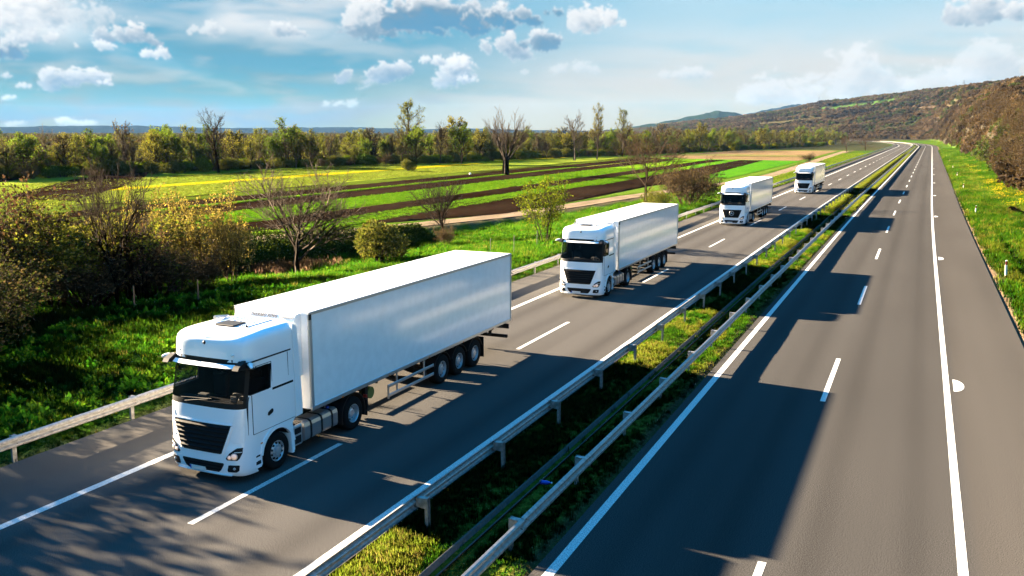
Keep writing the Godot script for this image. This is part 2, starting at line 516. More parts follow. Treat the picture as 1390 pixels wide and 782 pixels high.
func make_sky() -> Sky:
	sky_noise.seed = 5
	sky_noise.frequency = 0.03
	sky_noise.fractal_octaves = 4
	sky_lump.seed = 21
	sky_lump.frequency = 1.0
	sky_lump.fractal_octaves = 2
	sky_fine.seed = 9
	sky_fine.frequency = 0.035
	sky_fine.fractal_octaves = 4
	# clouds of the photograph: middle, foot, width, height
	for q in [[90, 119, 96, 30, 3, 1.0, 0.55, 16], [136, 116, 20, 9, 4, 1.0, 0.2, 6], [26, 118, 26, 7, 5, 0.9, 0.2, 5], [6, 134, 16, 8, 6, 0.8, 0.2, 4], [4, 104, 16, 8, 7, 0.9, 0.3, 4],
		[176, 62, 86, 32, 8, 1.0, 0.65, 16], [206, 78, 44, 14, 9, 0.95, 0.2, 8], [128, 66, 60, 14, 10, 0.9, 0.2, 8], [44, 60, 70, 22, 11, 0.95, 0.35, 10], [4, 76, 44, 28, 12, 1.0, 1.0, 8], [110, 40, 150, 40, 13, 0.6, 0.3, 14], [22, 40, 90, 60, 14, 0.9, 0.1, 12],
		[393, 49, 44, 20, 15, 1.0, 0.4, 8], [286, 48, 60, 16, 16, 0.7, 0.1, 8],
		[530, 46, 180, 48, 17, 1.0, 0.75, 18], [610, 42, 220, 50, 18, 1.0, 1.0, 20], [684, 34, 120, 30, 19, 1.0, 1.0, 10], [484, 26, 70, 34, 20, 1.0, 0.2, 10],
		[686, 74, 84, 36, 21, 1.0, 0.5, 12], [738, 62, 54, 24, 22, 1.0, 0.85, 8], [502, 108, 104, 32, 23, 1.0, 0.6, 14], [608, 116, 70, 38, 24, 1.0, 0.5, 12], [580, 88, 54, 12, 25, 0.95, 0.2, 8], [634, 110, 34, 14, 41, 1.0, 0.3, 6],
		[794, 42, 34, 36, 26, 1.0, 0.25, 8], [824, 36, 20, 26, 27, 1.0, 0.2, 5], [844, 36, 9, 14, 28, 0.9, 0.1, 3], [756, 20, 32, 12, 29, 0.85, 1.0, 5], [705, 22, 40, 18, 42, 1.0, 0.6, 6],
		[1330, 28, 86, 44, 30, 1.0, 0.4, 12], [1384, 26, 40, 26, 31, 1.0, 0.4, 6],
		[1070, 146, 110, 44, 32, 0.5, 0.15, 10], [1170, 122, 120, 54, 33, 0.55, 0.15, 12], [1290, 124, 110, 44, 34, 0.5, 0.15, 12], [1340, 112, 90, 56, 35, 0.5, 0.15, 10], [930, 104, 90, 22, 36, 0.5, 0.1, 10], [760, 100, 130, 22, 37, 0.45, 0.1, 10], [460, 146, 60, 14, 38, 0.5, 0.1, 8], [60, 170, 130, 12, 39, 0.6, 0.1, 8]]:
		px_cloud(q[0], q[1], q[2], q[3], q[4], q[5], q[6], q[7])
	var r := RandomNumberGenerator.new()
	r.seed = 77
	for k in 24:                       # the same kind of clouds all the way round
		var az := 14.0 + k * 12.0
		add_cloud(az - (360.0 if az > 180.0 else 0.0), r.randf_range(2.0, 14.0), r.randf_range(5.0, 12.0), r.randf_range(1.5, 3.0), 200 + k, r.randf_range(0.6, 1.0), r.randf_range(0.2, 0.8), 12)
	var lw := 512
	var lh := 256
	var im := Image.create(lw, lh, false, Image.FORMAT_RGBF)
	var ground := Color(0.13 / EXPO, 0.13 / EXPO, 0.08 / EXPO)
	for y in lh:
		var el := 90.0 - (y + 0.5) / lh * 180.0
		for x in lw:
			var az := (x + 0.5) / lw * 360.0
			im.set_pixel(x, y, ground if el < -1.0 else sky_at(az - 360.0 if az > 180.0 else az, el))
	var W := 4096
	var Hh := 2048
	im.resize(W, Hh, Image.INTERPOLATE_BILINEAR)
	var y0 := int(Hh * (90.0 - 11.0) / 180.0)
	var y1 := int(Hh * 91.0 / 180.0)
	for part in [[304.0, 360.0], [0.0, 8.0]]:
		for x in range(int(part[0] / 360.0 * W), int(part[1] / 360.0 * W)):
			var az := (x + 0.5) / W * 360.0
			if az > 180.0:
				az -= 360.0
			for y in range(y0, y1):
				im.set_pixel(x, y, sky_at(az, 90.0 - (y + 0.5) / Hh * 180.0))
	var pm := PanoramaSkyMaterial.new()
	pm.panorama = ImageTexture.create_from_image(im)
	var s := Sky.new()
	s.sky_material = pm
	return s

func make_light() -> void:
	var cam := Camera3D.new()
	cam.name = "camera"
	cam.position = Vector3(0, CAM_H, 0)
	cam.rotation_degrees = Vector3(-9.706, 24.076, 0)
	cam.fov = 35.203
	cam.near = 0.1
	cam.far = 40000.0
	add_child(cam)
	cam.current = true
	var we := WorldEnvironment.new()
	we.name = "world_environment"
	var e := Environment.new()
	e.background_mode = Environment.BG_SKY
	e.sky = make_sky()
	e.tonemap_mode = Environment.TONE_MAPPER_LINEAR
	e.tonemap_exposure = EXPO
	e.sdfgi_enabled = true
	e.ssao_enabled = true
	e.ssil_enabled = true
	e.fog_enabled = FOG > 0.0
	e.fog_density = FOG
	e.fog_light_color = Color(0.52, 0.73, 0.97)
	we.environment = e
	add_child(we)
	var sun := DirectionalLight3D.new()
	sun.name = "sun"
	sun.light_energy = 1.6
	sun.light_color = Color(1.0, 0.9, 0.76)
	sun.light_angular_distance = 0.5
	sun.shadow_enabled = true
	add_child(sun)
	sun.look_at_from_position(SUN_TO * 100.0, Vector3.ZERO, Vector3.UP)

# ------------------------------------------------------------------ land form
const FOG := 0.000016

func xo(d: float) -> float:          # how far the motorway has drifted sideways at distance d
	var v := 0.0
	if d > 60.0:
		v = 0.0078 * (d - 60.0) * (d - 60.0) / 160.0 if d < 140.0 else 0.312 + 0.0078 * (d - 140.0)
	if d > 640.0:
		v -= (d - 640.0) * (d - 640.0) / 3400.0
	return v

func xo_slope(d: float) -> float:
	return (xo(d + 0.5) - xo(d - 0.5))

const TRACK := [[-20, -105], [20, -80], [45.5, -62], [56.4, -54.5], [69, -46.8], [90.8, -40.3], [122, -37.2], [150, -33.0], [178, -28.8], [211, -28.6], [260, -29.5], [339, -31.5], [480, -34]]

func track_x(d: float) -> float:
	return pw(d, TRACK)

func bank_x(d: float) -> float:
	return track_x(d) + pw(d, [[60, 3.3], [85, 2.0]])

func bank_drop(d: float) -> float:
	return pw(d, [[56, 2.0], [68, 1.2], [90, 0.6], [160, 0.15]])

# height and distance of the ridge, and where its foot is, by compass angle from the road
const RIDGE := [[-26, -0.4], [-18, 0.12], [-14.9, 0.42], [-10.7, 0.8], [-8.3, 1.15], [-5.3, 1.72], [-2.8, 1.95], [-0.75, 2.18], [1.6, 2.36], [4.6, 2.45], [10, 2.9], [25, 4.6], [60, 6.0], [100, 6.0]]
const RIDGE_AT := [[-26, 3600], [-14.9, 3200], [-8, 2700], [-2, 2300], [1.6, 1900], [4.5, 1350], [10, 800], [25, 400], [60, 260], [100, 240]]
const FOOT_AT := [[-26, 2000], [-14.9, 1700], [-8, 1350], [-3, 1230], [-0.5, 1160], [0.5, 1020], [1.2, 760], [2, 400], [4.5, 158], [10, 72], [25, 36], [60, 18], [100, 16]]

func hill(x: float, z: float) -> float:
	if z > 60.0:
		return 0.0
	var az := rad_to_deg(atan2(x, -z))
	if az < -26.0 or az > 100.0:
		return 0.0
	var r := sqrt(x * x + z * z)
	var r0 := pw(az, FOOT_AT)
	if r < r0:
		return 0.0
	var rs := pw(az, RIDGE_AT)
	var top := maxf(0.0, rs * tan(deg_to_rad(pw(az, RIDGE))) + 8.9)
	var t := (r - r0) / (rs - r0)
	var h := top * (pow(t, pw(az, [[0.0, 1.0], [3.0, 0.82]])) if t < 1.0 else 1.0 + 0.12 * (t - 1.0) / t)
	var rough := clampf((r - r0) / 300.0, 0.0, 1.0) * clampf(top / 40.0, 0.0, 1.0)
	h += rough * (noise_b.get_noise_2d(x * 0.25, z * 0.25) * 10.0 + noise_b.get_noise_2d(x, z) * 5.0) * (1.0 - 0.6 * smoothstep(0.75, 1.0, t))
	return h

func land(x: float, z: float) -> float:
	var d := -z
	var u := x - xo(d)
	var h := 0.0
	if d < 1250.0 and u > -22.1 and u < 4.5:
		if u > -10.3 and u < -6.8:
			return -0.03 - 0.07 * exp(-pow((u + 8.55) / 0.6, 2.0))      # median, slightly dished to the gutter
		return -0.16
	if u >= 4.5:
		var t := u - 4.5
		h = -0.05 - 0.42 * exp(-pow((t - 2.3) / 0.75, 2.0)) * (1.0 - smoothstep(70.0, 110.0, d))
		h += 0.13 * maxf(0.0, t - 3.2) if t < 13.0 else 1.27
		h += maxf(0.0, hill(x, z))
		h += noise_a.get_noise_2d(x * 2.0, z * 2.0) * 0.08 * clampf(t, 0.0, 1.0)
	else:
		var te := bank_x(d)                            # top of the bank right of the farm track
		var drop := bank_drop(d)
		if x < te - 5.5:
			h = 0.0
		elif x < te:
			h = 0.02
		else:
			var foot := te + 2.2
			if x < foot:
				h = -drop * smoothstep(0.0, 1.0, (x - te) / 2.2)
			else:
				var w := maxf(0.5, (xo(d) - 23.4) - foot)
				h = -drop * (1.0 - smoothstep(0.1, 1.0, (x - foot) / w))
			h += noise_a.get_noise_2d(x * 1.6, z * 1.6) * 0.12
		if u > -23.6:
			h = minf(h, -0.03)
		h += maxf(0.0, hill(x, z))
	return h

var open_land := false

func land_color(x: float, z: float, h: float) -> Color:
	open_land = false
	var d := -z
	var u := x - xo(d)
	var n := noise_a.get_noise_2d(x * 0.7, z * 0.7)
	var n2 := noise_b.get_noise_2d(x * 1.5, z * 1.5)
	var grass := Vector3(0.030, 0.070, 0.008).lerp(Vector3(0.060, 0.095, 0.012), clampf(0.5 + n, 0, 1))
	var c := grass
	if u > -10.4 and u < -6.7:
		var bare := smoothstep(-7.25, -6.8, u + n * 0.3)
		c = Vector3(0.07, 0.085, 0.014).lerp(Vector3(0.055, 0.04, 0.026), clampf(bare + 0.3 * n2, 0, 1))
	elif u >= 4.3:
		var edge := 1.0 - smoothstep(0.2, 0.75, u - 4.5 + n * 0.3)
		var ditch := exp(-pow((u - 6.8) / 0.35, 2.0)) * (1.0 - smoothstep(70.0, 100.0, d))
		c = grass.lerp(Vector3(0.14, 0.095, 0.062), clampf(edge + ditch * 0.9, 0, 1))
		var hh := hill(x, z)
		if hh > 0.4:
			var scrub := Vector3(0.030, 0.026, 0.016).lerp(Vector3(0.042, 0.034, 0.022), clampf(0.5 + n2, 0, 1))
			c = c.lerp(scrub, clampf(hh * 0.5, 0, 1))
	elif u > -23.9:
		c = grass.lerp(Vector3(0.09, 0.075, 0.04), 0.5 * smoothstep(-22.9, -22.2, u + n * 0.4))
	else:
		var te := track_x(d) + 1.9
		if absf(x - te + 0.2) < 0.9 and d < 500.0:
			c = Vector3(0.1, 0.085, 0.05)
		if x < te - 5.0 and d < 600.0:
			c = Vector3(0.075, 0.125, 0.016)
		if d > 500.0 or x < -190.0:
			c = Vector3(0.035, 0.045, 0.02).lerp(Vector3(0.05, 0.045, 0.028), clampf(0.5 + n2, 0, 1))
	if d > 1000.0 or hill(x, z) > 2.0:
		var w := Vector3(0.028, 0.023, 0.016).lerp(Vector3(0.042, 0.033, 0.023), clampf(0.5 + 1.2 * n2, 0, 1))
		var az := rad_to_deg(atan2(x, d))
		var g := smoothstep(0.18, 0.32, noise_b.get_noise_2d(x * 0.22 + 300.0, z * 0.22))
		w = w.lerp(Vector3(0.03, 0.045, 0.010), g * 0.7)
		# the pasture below the skyline and the tan clearings
		var e := rad_to_deg(atan2(h - CAM_H, sqrt(x * x + z * z)))
		if az > -5.7 and az < -1.6 and absf(e - (1.52 + (az + 4.0) * 0.12) + 0.10 * n2) < 0.12 + 0.05 * n2:
			w = Vector3(0.045, 0.09, 0.018)
			open_land = true
		if az > -9.5 and az < -5.5 and absf(e - (0.6 + (az + 8.0) * 0.1) + 0.12 * n2) < 0.12 + 0.08 * n:
			w = Vector3(0.06, 0.052, 0.024)
			open_land = true
		if az > -0.4 and az < 1.2 and absf(e - (1.35 + az * 0.1) + 0.12 * n2) < 0.09 + 0.08 * n:
			w = Vector3(0.07, 0.055, 0.035)
			open_land = true
		if az > 0.2 and az < 3.2 and absf(e - 1.75 + 0.1 * n2) < 0.05 + 0.06 * n:
			w = Vector3(0.055, 0.05, 0.025)
			open_land = true
		c = c.lerp(w, clampf(maxf((d - 1000.0) / 100.0, hill(x, z) * 0.3), 0, 1))
	return Color(c.x, c.y, c.z)

func grid_mesh(xs: PackedFloat32Array, zs: PackedFloat32Array, hf: Callable, cf: Callable) -> ArrayMesh:
	var g := MB.new()
	var nx := xs.size()
	for z in zs:
		for x in xs:
			var p: Vector3 = hf.call(x, z)
			g.v.append(p)
			var cc: Color = cf.call(x, z, p.y)
			g.c.append(Color(cc.r * 1.35, cc.g * 1.35, cc.b * 1.35))
	g.n.resize(g.v.size())
	for j in zs.size():
		for k in nx:
			var a := g.v[j * nx + mini(k + 1, nx - 1)] - g.v[j * nx + maxi(k - 1, 0)]
			var b := g.v[mini(j + 1, zs.size() - 1) * nx + k] - g.v[maxi(j - 1, 0) * nx + k]
			var nn := b.cross(a).normalized()
			g.n[j * nx + k] = nn if nn.y > 0 else -nn
	for j in zs.size() - 1:
		for k in nx - 1:
			var a := j * nx + k
			g.i.append(a); g.i.append(a + nx); g.i.append(a + 1)
			g.i.append(a + 1); g.i.append(a + nx); g.i.append(a + nx + 1)
	return g.mesh()

func steps(from: float, to: float, step: float) -> PackedFloat32Array:
	var o := PackedFloat32Array()
	var n := int(ceil(absf(to - from) / step))
	for k in n + 1:
		o.append(lerpf(from, to, float(k) / n))
	return o

func make_ground() -> void:
	var xs := PackedFloat32Array()
	var x := -70.0
	var s := 1.0
	var left := PackedFloat32Array()
	while x > -8500.0:
		s *= 1.09
		x -= s
		left.append(x)
	left.reverse()
	xs.append_array(left)
	xs.append_array(steps(-70, -23.9, 0.9))
	for q in [-23.5, -23.1, -22.7, -22.3, -22.0, -21.6, -16, -10.7, -10.4, -10.2, -9.8, -9.4, -9.0, -8.75, -8.55, -8.3, -8.0, -7.6, -7.2, -6.9, -6.7, -6.4, 0, 4.3, 4.45, 4.6, 4.9]:
		xs.append(q)
	xs.append_array(steps(5.2, 40, 0.55))
	x = 40.0
	s = 0.7
	while x < 5000.0:
		s *= 1.055
		x += s
		xs.append(x)
	var zs := PackedFloat32Array()
	zs.append_array(PackedFloat32Array([400, 150, 60, 30, 15, 8, 4]))
	zs.append_array(steps(2, -150, 1.1))
	var z := -150.0
	s = 1.1
	while z > -8500.0:
		s *= 1.035
		z -= s
		zs.append(z)
	# the sheet follows the motorway's drift so that its edges stay on grid lines
	var o := struct("ground", grid_mesh(xs, zs, func(gx, gz):
		var w: float = xo(minf(-gz, 1250.0)) * clampf(1.0 - (absf(gx + 8.0) - 40.0) / 200.0, 0.0, 1.0)
		return Vector3(gx + w, land(gx + w, gz), gz), func(gx, gz, h):
		var w: float = xo(minf(-gz, 1250.0)) * clampf(1.0 - (absf(gx + 8.0) - 40.0) / 200.0, 0.0, 1.0)
		return land_color(gx + w, gz, h)), M.ground)

# ------------------------------------------------------------------ roads
func strip_mesh(u0: float, u1: float, d0: float, d1: float, y: float, us: int, step: float, cf: Callable) -> ArrayMesh:
	var zs := PackedFloat32Array()
	var d := d0
	var s := step
	while d < d1:
		zs.append(-d)
		if d > 120.0:
			s = step * d / 120.0
		d += s
	zs.append(-d1)
	return grid_mesh(steps(u0, u1, (u1 - u0) / us), zs, func(u, z): return Vector3(u + xo(-z), y, z), cf)

func mark(parent: Node, called: String, u: float, w: float, d0: float, d1: float) -> void:
	put(called, strip_mesh(u - w * 0.5, u + w * 0.5, d0, d1, 0.005, 1, 2.0, func(_u, _z, _h): return Color.WHITE), M.paint, parent)

func make_roads() -> void:
	var wheel := func(u: float, lanes: Array) -> float:
		var v := 0.0
		for l in lanes:
			v = maxf(v, exp(-pow((absf(u - l) - 0.95) / 0.32, 2.0)))
		return v
	var shade := func(u: float, z: float, lanes: Array, shoulder: bool) -> Color:
		var t: float = wheel.call(u, lanes)
		var n := noise_a.get_noise_2d(u * 5.0, z * 0.06) * 0.16 + noise_b.get_noise_2d(u * 6.0, z * 0.9) * 0.12 + noise_c.get_noise_2d(u * 3.0, z * 0.5) * 0.06
		var v := (1.0 - 0.17 * t + n) * (0.72 if u < -9.0 else 0.53)
		if shoulder:
			v *= 1.07
			return Color(v * 1.03, v, v * 0.96)
		return Color(v, v, v)
	var lc := struct("left_carriageway", strip_mesh(-22.05, -10.45, -40, 1250, 0.0, 46, 1.6, func(u, z, _h): return shade.call(u, z, [-16.7, -12.9], u < -18.9)), M.asphalt)
	var rc := struct("right_carriageway", strip_mesh(-6.72, 4.45, -40, 1250, 0.0, 46, 1.6, func(u, z, _h): return shade.call(u, z, [-4.4, -0.55], u > 1.6)), M.asphalt)
	for o in [[lc, -18.62, 0.24], [lc, -10.95, 0.24], [rc, -6.36, 0.22], [rc, 1.36, 0.2]]:
		mark(o[0], "edge_line", o[1], o[2], -30, 1240)
	for k in 46:
		mark(lc, "lane_dash", -14.8, 0.17, 14.95 + 18.76 * k, 14.95 + 18.76 * k + 6.0)
		mark(rc, "lane_dash", -2.47, 0.17, 12.0 + 19.05 * k, 12.0 + 19.05 * k + 6.4)
	# half-round marks on the hard shoulder
	for k in 12:
		var d := 35.0 + 36.3 * k
		var st := nb()
		st.set_smooth_group(-1)
		var c := Vector3(1.58 + xo(d), 0.006, -d)
		var last := Vector3.ZERO
		for j in 15:
			var a := lerpf(-PI / 2, PI / 2, j / 14.0)
			var p := c + Vector3(cos(a) * 0.36, 0, sin(a) * 0.85)
			if j > 0:
				tri(st, c, last, p, Vector3.UP)
			last = p
		put("half_round_mark", fin(st), M.paint, rc)
	# worn dark edge of the right hard shoulder: broken asphalt and earth
	var median := struct("gutter", grid_mesh(PackedFloat32Array([-8.76, -8.68, -8.66, -8.46, -8.44, -8.40]), steps(12, -420, 2.7), func(u, z):
		var y := 0.01
		if u > -8.67 and u < -8.45:
			y = -0.16 + 0.1 * absf(u + 8.56)
		return Vector3(u + xo(-z), y, z), func(_u, _z, _h): return Color.WHITE), M.concrete)
	# pale concrete lining beside the far right shoulder
	struct("shoulder_kerb", grid_mesh(PackedFloat32Array([5.05, 5.06, 5.22, 5.23]), steps(-150, -345, 3.0), func(u, z):
		return Vector3(u + xo(-z) + 0.1, 0.06 if u > 5.055 and u < 5.225 else -0.12, z), func(_u, _z, _h): return Color.WHITE), M.concrete)

# ------------------------------------------------------------------ farm land
func field(called: String, poly: PackedVector2Array, col: Vector3, col2: Vector3, m: Material, lift: float, rough: float, cell: float, furrow := 0.0) -> void:
	# polygon in (x, d): cut into a grid whose lines run with the strips
	var lo := poly[0]
	var hi := poly[0]
	for p in poly:
		lo = lo.min(p)
		hi = hi.max(p)
	var g := MB.new()
	var nx := int(ceil((hi.x - lo.x) / cell))
	var nd := int(ceil((hi.y - lo.y) / (cell * 2.0)))
	for j in nd + 1:
		var d := lerpf(lo.y, hi.y, float(j) / nd)
		# the span of the polygon at this distance
		var a := 1e9
		var b := -1e9
		for k in poly.size():
			var p := poly[k]
			var q := poly[(k + 1) % poly.size()]
			if absf(p.y - q.y) < 1e-6:
				if absf(p.y - d) < 1e-3:
					a = minf(a, minf(p.x, q.x))
					b = maxf(b, maxf(p.x, q.x))
				continue
			var t := (d - p.y) / (q.y - p.y)
			if t >= -1e-4 and t <= 1.0001:
				var xx := lerpf(p.x, q.x, t)
				a = minf(a, xx)
				b = maxf(b, xx)
		for k in nx + 1:
			var s := float(k) / nx
			var x := lerpf(a, b, s) + noise_a.get_noise_2d(d * 3.0, 17.0 * k) * 0.25
			var e := minf(1.0, minf(s, 1.0 - s) * nx * 0.5)
			var n := noise_c.get_noise_2d(x * 9.0, d * 7.0)
			var y := lift + ((0.5 + 0.5 * n) * rough + furrow * (1.0 + sin(x * TAU / 0.9))) * e
			g.v.append(Vector3(x, y, -d))
			var w := clampf(0.5 + 0.9 * noise_a.get_noise_2d(x * 1.1, d * 0.35) + 0.5 * n, 0, 1)
			var c := col.lerp(col2, w)
			g.c.append(Color(c.x * 1.35, c.y * 1.35, c.z * 1.35))
	var w1 := nx + 1
	g.n.resize(g.v.size())
	for j in nd + 1:
		for k in w1:
			var a := g.v[j * w1 + mini(k + 1, nx)] - g.v[j * w1 + maxi(k - 1, 0)]
			var b := g.v[mini(j + 1, nd) * w1 + k] - g.v[maxi(j - 1, 0) * w1 + k]
			var nn := b.cross(a).normalized()
			g.n[j * w1 + k] = nn if nn.y > 0 else -nn
	for j in nd:
		for k in nx:
			var a := j * w1 + k
			g.i.append(a); g.i.append(a + w1); g.i.append(a + 1)
			g.i.append(a + 1); g.i.append(a + w1); g.i.append(a + w1 + 1)
	struct(called, g.mesh(), m)

func make_fields() -> void:
	var green := Vector3(0.065, 0.16, 0.008)
	var green2 := Vector3(0.12, 0.21, 0.010)
	var pale := Vector3(0.13, 0.18, 0.018)
	var pale2 := Vector3(0.18, 0.225, 0.025)
	var soil := Vector3(0.012, 0.0075, 0.0050)
	var soil2 := Vector3(0.025, 0.0165, 0.0115)
	var weed := Vector3(0.05, 0.075, 0.012)
	var yellow := Vector3(0.30, 0.22, 0.006)
	# strips beside the track, from it outwards: x at the near end, x at the far end
	var strips := [["s", -41.0, -50.0], ["g", -49.0, -54.5], ["s", -54.5, -60.5], ["g", -60.5, -70.5], ["s", -70.5, -78.0], ["p", -78.3, -79.2], ["s", -79.5, -87.0], ["w", -87.0, -94.0], ["p", -94.0, -113.0], ["y", -113.0, -118.5], ["p2", -118.5, -146.0]]
	for q in strips:
		var a: float = q[1]
		var b: float = q[2]
		var n0 := 62.0
		var pts := PackedVector2Array()
		# the near end is cut off by the track
		var near_a := 50.0
		var near_b := 50.0
		for d in range(46, 130):
			if track_x(d) - 3.2 < a:
				near_a = d + 1.0
			if track_x(d) - 3.2 < b:
				near_b = d + 1.0
		near_a = maxf(near_a, 60.0)
		near_b = maxf(near_b, 60.0)
		var far := pw(a, [[-146, 195], [-128, 236], [-113, 310], [-90, 330], [-70, 300], [-40, 300]])
		if q[0] == "s" and a > -42.0:
			pts = PackedVector2Array([Vector2(a, 92), Vector2(a - 0.5, 150), Vector2(-39.0, 165), Vector2(-46, far), Vector2(b - 4.0, far), Vector2(b, 150), Vector2(-58, 62), Vector2(-57.0, 60)])
		else:
			pts = PackedVector2Array([Vector2(a, near_a), Vector2(a - 3.0, far), Vector2(b - 3.2, far), Vector2(b, near_b)])
		if a < -90.0 and a > -100.0:
			pts = PackedVector2Array([Vector2(a, 84), Vector2(a - 3.0, far), Vector2(b - 3.2, far), Vector2(b, 100)])
		elif a < -112.0 and a > -115.0:
			pts = PackedVector2Array([Vector2(a, 101), Vector2(a - 3.0, far), Vector2(b - 3.2, far), Vector2(b, 109)])
		elif a < -118.0:
			pts = PackedVector2Array([Vector2(a, 110), Vector2(a - 3.0, far), Vector2(b - 3.2, far), Vector2(b, 141)])
		match q[0]:
			"s": field("ploughed_strip", pts, soil, soil2, M.soil, 0.03, 0.16, 0.6, 0.05)
			"g": field("crop_strip", pts, green, green2, M.field, 0.05, 0.10, 0.7)
			"p": field("crop_strip", pts, pale, pale2, M.field, 0.04, 0.08, 0.8)
			"p2": field("crop_strip", pts, Vector3(0.09, 0.16, 0.012), pale2, M.field, 0.04, 0.10, 1.0)
			"y": field("flower_strip", pts, yellow, Vector3(0.2, 0.22, 0.012), M.field, 0.10, 0.10, 0.7)
			"w": field("weedy_strip", pts, soil, Vector3(0.08, 0.12, 0.014), M.soil, 0.05, 0.15, 0.6)
	# the left-hand corner: a pale meadow and a ploughed wedge
	field("ploughed_wedge", PackedVector2Array([Vector2(-100, 84), Vector2(-119, 110), Vector2(-139, 134), Vector2(-158, 154), Vector2(-166, 156), Vector2(-145, 122), Vector2(-120, 92), Vector2(-112, 84)]), soil, soil2, M.soil, 0.10, 0.16, 0.8, 0.03)
	field("meadow", PackedVector2Array([Vector2(-114, 84), Vector2(-121, 92), Vector2(-146, 122), Vector2(-166, 148), Vector2(-172, 146), Vector2(-150, 110), Vector2(-140, 84)]), pale, pale2, M.field, 0.05, 0.1, 1.0)
	field("ploughed_corner", PackedVector2Array([Vector2(-142, 84), Vector2(-151, 110), Vector2(-160, 126), Vector2(-176, 126), Vector2(-168, 84)]), soil, soil2, M.soil, 0.04, 0.14, 1.0, 0.04)
	field("weedy_ground", PackedVector2Array([Vector2(-66, 46), Vector2(-72, 80), Vector2(-99, 83), Vector2(-140, 82.5), Vector2(-120, 50)]), Vector3(0.045, 0.04, 0.015), Vector3(0.08, 0.13, 0.012), M.soil, 0.05, 0.2, 0.9)
	# fields beyond the brown bushes
	field("green_field", PackedVector2Array([Vector2(-34.5, 182), Vector2(-34.5, 300), Vector2(-70, 310), Vector2(-45, 182)]), Vector3(0.035, 0.13, 0.010), Vector3(0.06, 0.17, 0.012), M.field, 0.06, 0.1, 1.0)
	field("stubble_field", PackedVector2Array([Vector2(-36, 304), Vector2(-38, 480), Vector2(-86, 470), Vector2(-92, 340), Vector2(-72, 312)]), Vector3(0.13, 0.09, 0.045), Vector3(0.17, 0.12, 0.065), M.dirt, 0.05, 0.1, 1.6)
	field("stubble_strip", PackedVector2Array([Vector2(-36, 345), Vector2(-38, 370), Vector2(-90, 380), Vector2(-90, 350)]), Vector3(0.10, 0.11, 0.03), Vector3(0.16, 0.13, 0.06), M.field, 0.22, 0.1, 1.6)
	# farm track: two worn ruts and a middle of grass tufts
	var g_d := PackedFloat32Array()
	var d := 10.0
	while d < 480.0:
		g_d.append(-d)
		d += 1.2 if d < 150.0 else 4.0
	struct("farm_track", grid_mesh(steps(-1.7, 1.7, 0.34), g_d, func(u, z):
		return Vector3(track_x(-z) + u * 0.95 + noise_a.get_noise_2d(z * 2.0, u * 8.0) * 0.2, 0.075 - 0.05 * exp(-pow((absf(u) - 0.8) / 0.3, 2.0)) + noise_c.get_noise_2d(u * 14.0, z * 8.0) * 0.03, z), func(u, z, _h):
		var v := 1.0 + 0.35 * noise_a.get_noise_2d(u * 6.0, z * 2.0)
		var mid := exp(-pow(u / 0.3, 2.0)) * clampf(0.5 + 2.0 * noise_a.get_noise_2d(z * 3.0, 5.0), 0, 1)
		var c := (Vector3(0.17, 0.13, 0.09) * v).lerp(Vector3(0.12, 0.12, 0.05), mid * 0.7)
		return Color(c.x, c.y, c.z)), M.dirt)

# ------------------------------------------------------------------ guard rails
func beam_mesh(l: float) -> ArrayMesh:
	# W-shaped beam, 0.31 m high and 0.08 m deep, facing +x, running along -z, its middle at y = 0
	var prof := [Vector2(0.0, 0.155), Vector2(0.045, 0.145), Vector2(0.08, 0.115), Vector2(0.08, 0.06), Vector2(0.02, 0.025), Vector2(0.0, 0.0), Vector2(0.02, -0.025), Vector2(0.08, -0.06), Vector2(0.08, -0.115), Vector2(0.045, -0.145), Vector2(0.0, -0.155)]
	var st := nb()
	for k in prof.size() - 1:
		st.set_smooth_group(-1)
		var a: Vector2 = prof[k]
		var b: Vector2 = prof[k + 1]
		var nrm := Vector3(a.y - b.y, b.x - a.x, 0).normalized()
		for off in [0.0, -0.005]:
			var o: Vector3 = nrm * off
			quad(st, Vector3(a.x, a.y, 0) + o, Vector3(b.x, b.y, 0) + o, Vector3(b.x, b.y, -l) + o, Vector3(a.x, a.y, -l) + o, nrm if off == 0.0 else -nrm)
		for e in [0.0, -l]:
			quad(st, Vector3(a.x, a.y, e), Vector3(b.x, b.y, e), Vector3(b.x, b.y, e) - nrm * 0.005, Vector3(a.x, a.y, e) - nrm * 0.005, Vector3(0, 0, 1 if e == 0.0 else -1))
	for e in [prof[0], prof[10]]:
		quad(st, Vector3(e.x, e.y, 0), Vector3(e.x - 0.004, e.y, 0), Vector3(e.x - 0.004, e.y, -l), Vector3(e.x, e.y, -l), Vector3(0, signf(e.y), 0))
	return fin(st)

func post_mesh() -> ArrayMesh:
	# C-shaped steel post, 0.14 x 0.07 m, from the ground to 0.72 m
	var st := nb()
	cbox(st, Vector3(0.03, 0.2, 0), Vector3(0.006, 1.04, 0.13), 0.001)
	cbox(st, Vector3(-0.005, 0.2, 0.062), Vector3(0.064, 1.04, 0.006), 0.001)
	cbox(st, Vector3(-0.005, 0.2, -0.062), Vector3(0.064, 1.04, 0.006), 0.001)
	cbox(st, Vector3(-0.034, 0.2, 0.05), Vector3(0.006, 1.04, 0.018), 0.001)
	cbox(st, Vector3(-0.034, 0.2, -0.05), Vector3(0.006, 1.04, 0.018), 0.001)
	return fin(st)

func bracket_mesh(depth: float) -> ArrayMesh:
	var st := nb()
	for s in [-1.0, 1.0]:
		prism_z(st, PackedVector2Array([Vector2(-0.02, 0.72), Vector2(depth + 0.02, 0.69), Vector2(depth + 0.02, 0.50), Vector2(-0.02, 0.46)]), 0.068 * s, 0.074 * s)
	cbox(st, Vector3(depth * 0.5, 0.705, 0), Vector3(depth + 0.04, 0.006, 0.14), 0.001)
	return fin(st)

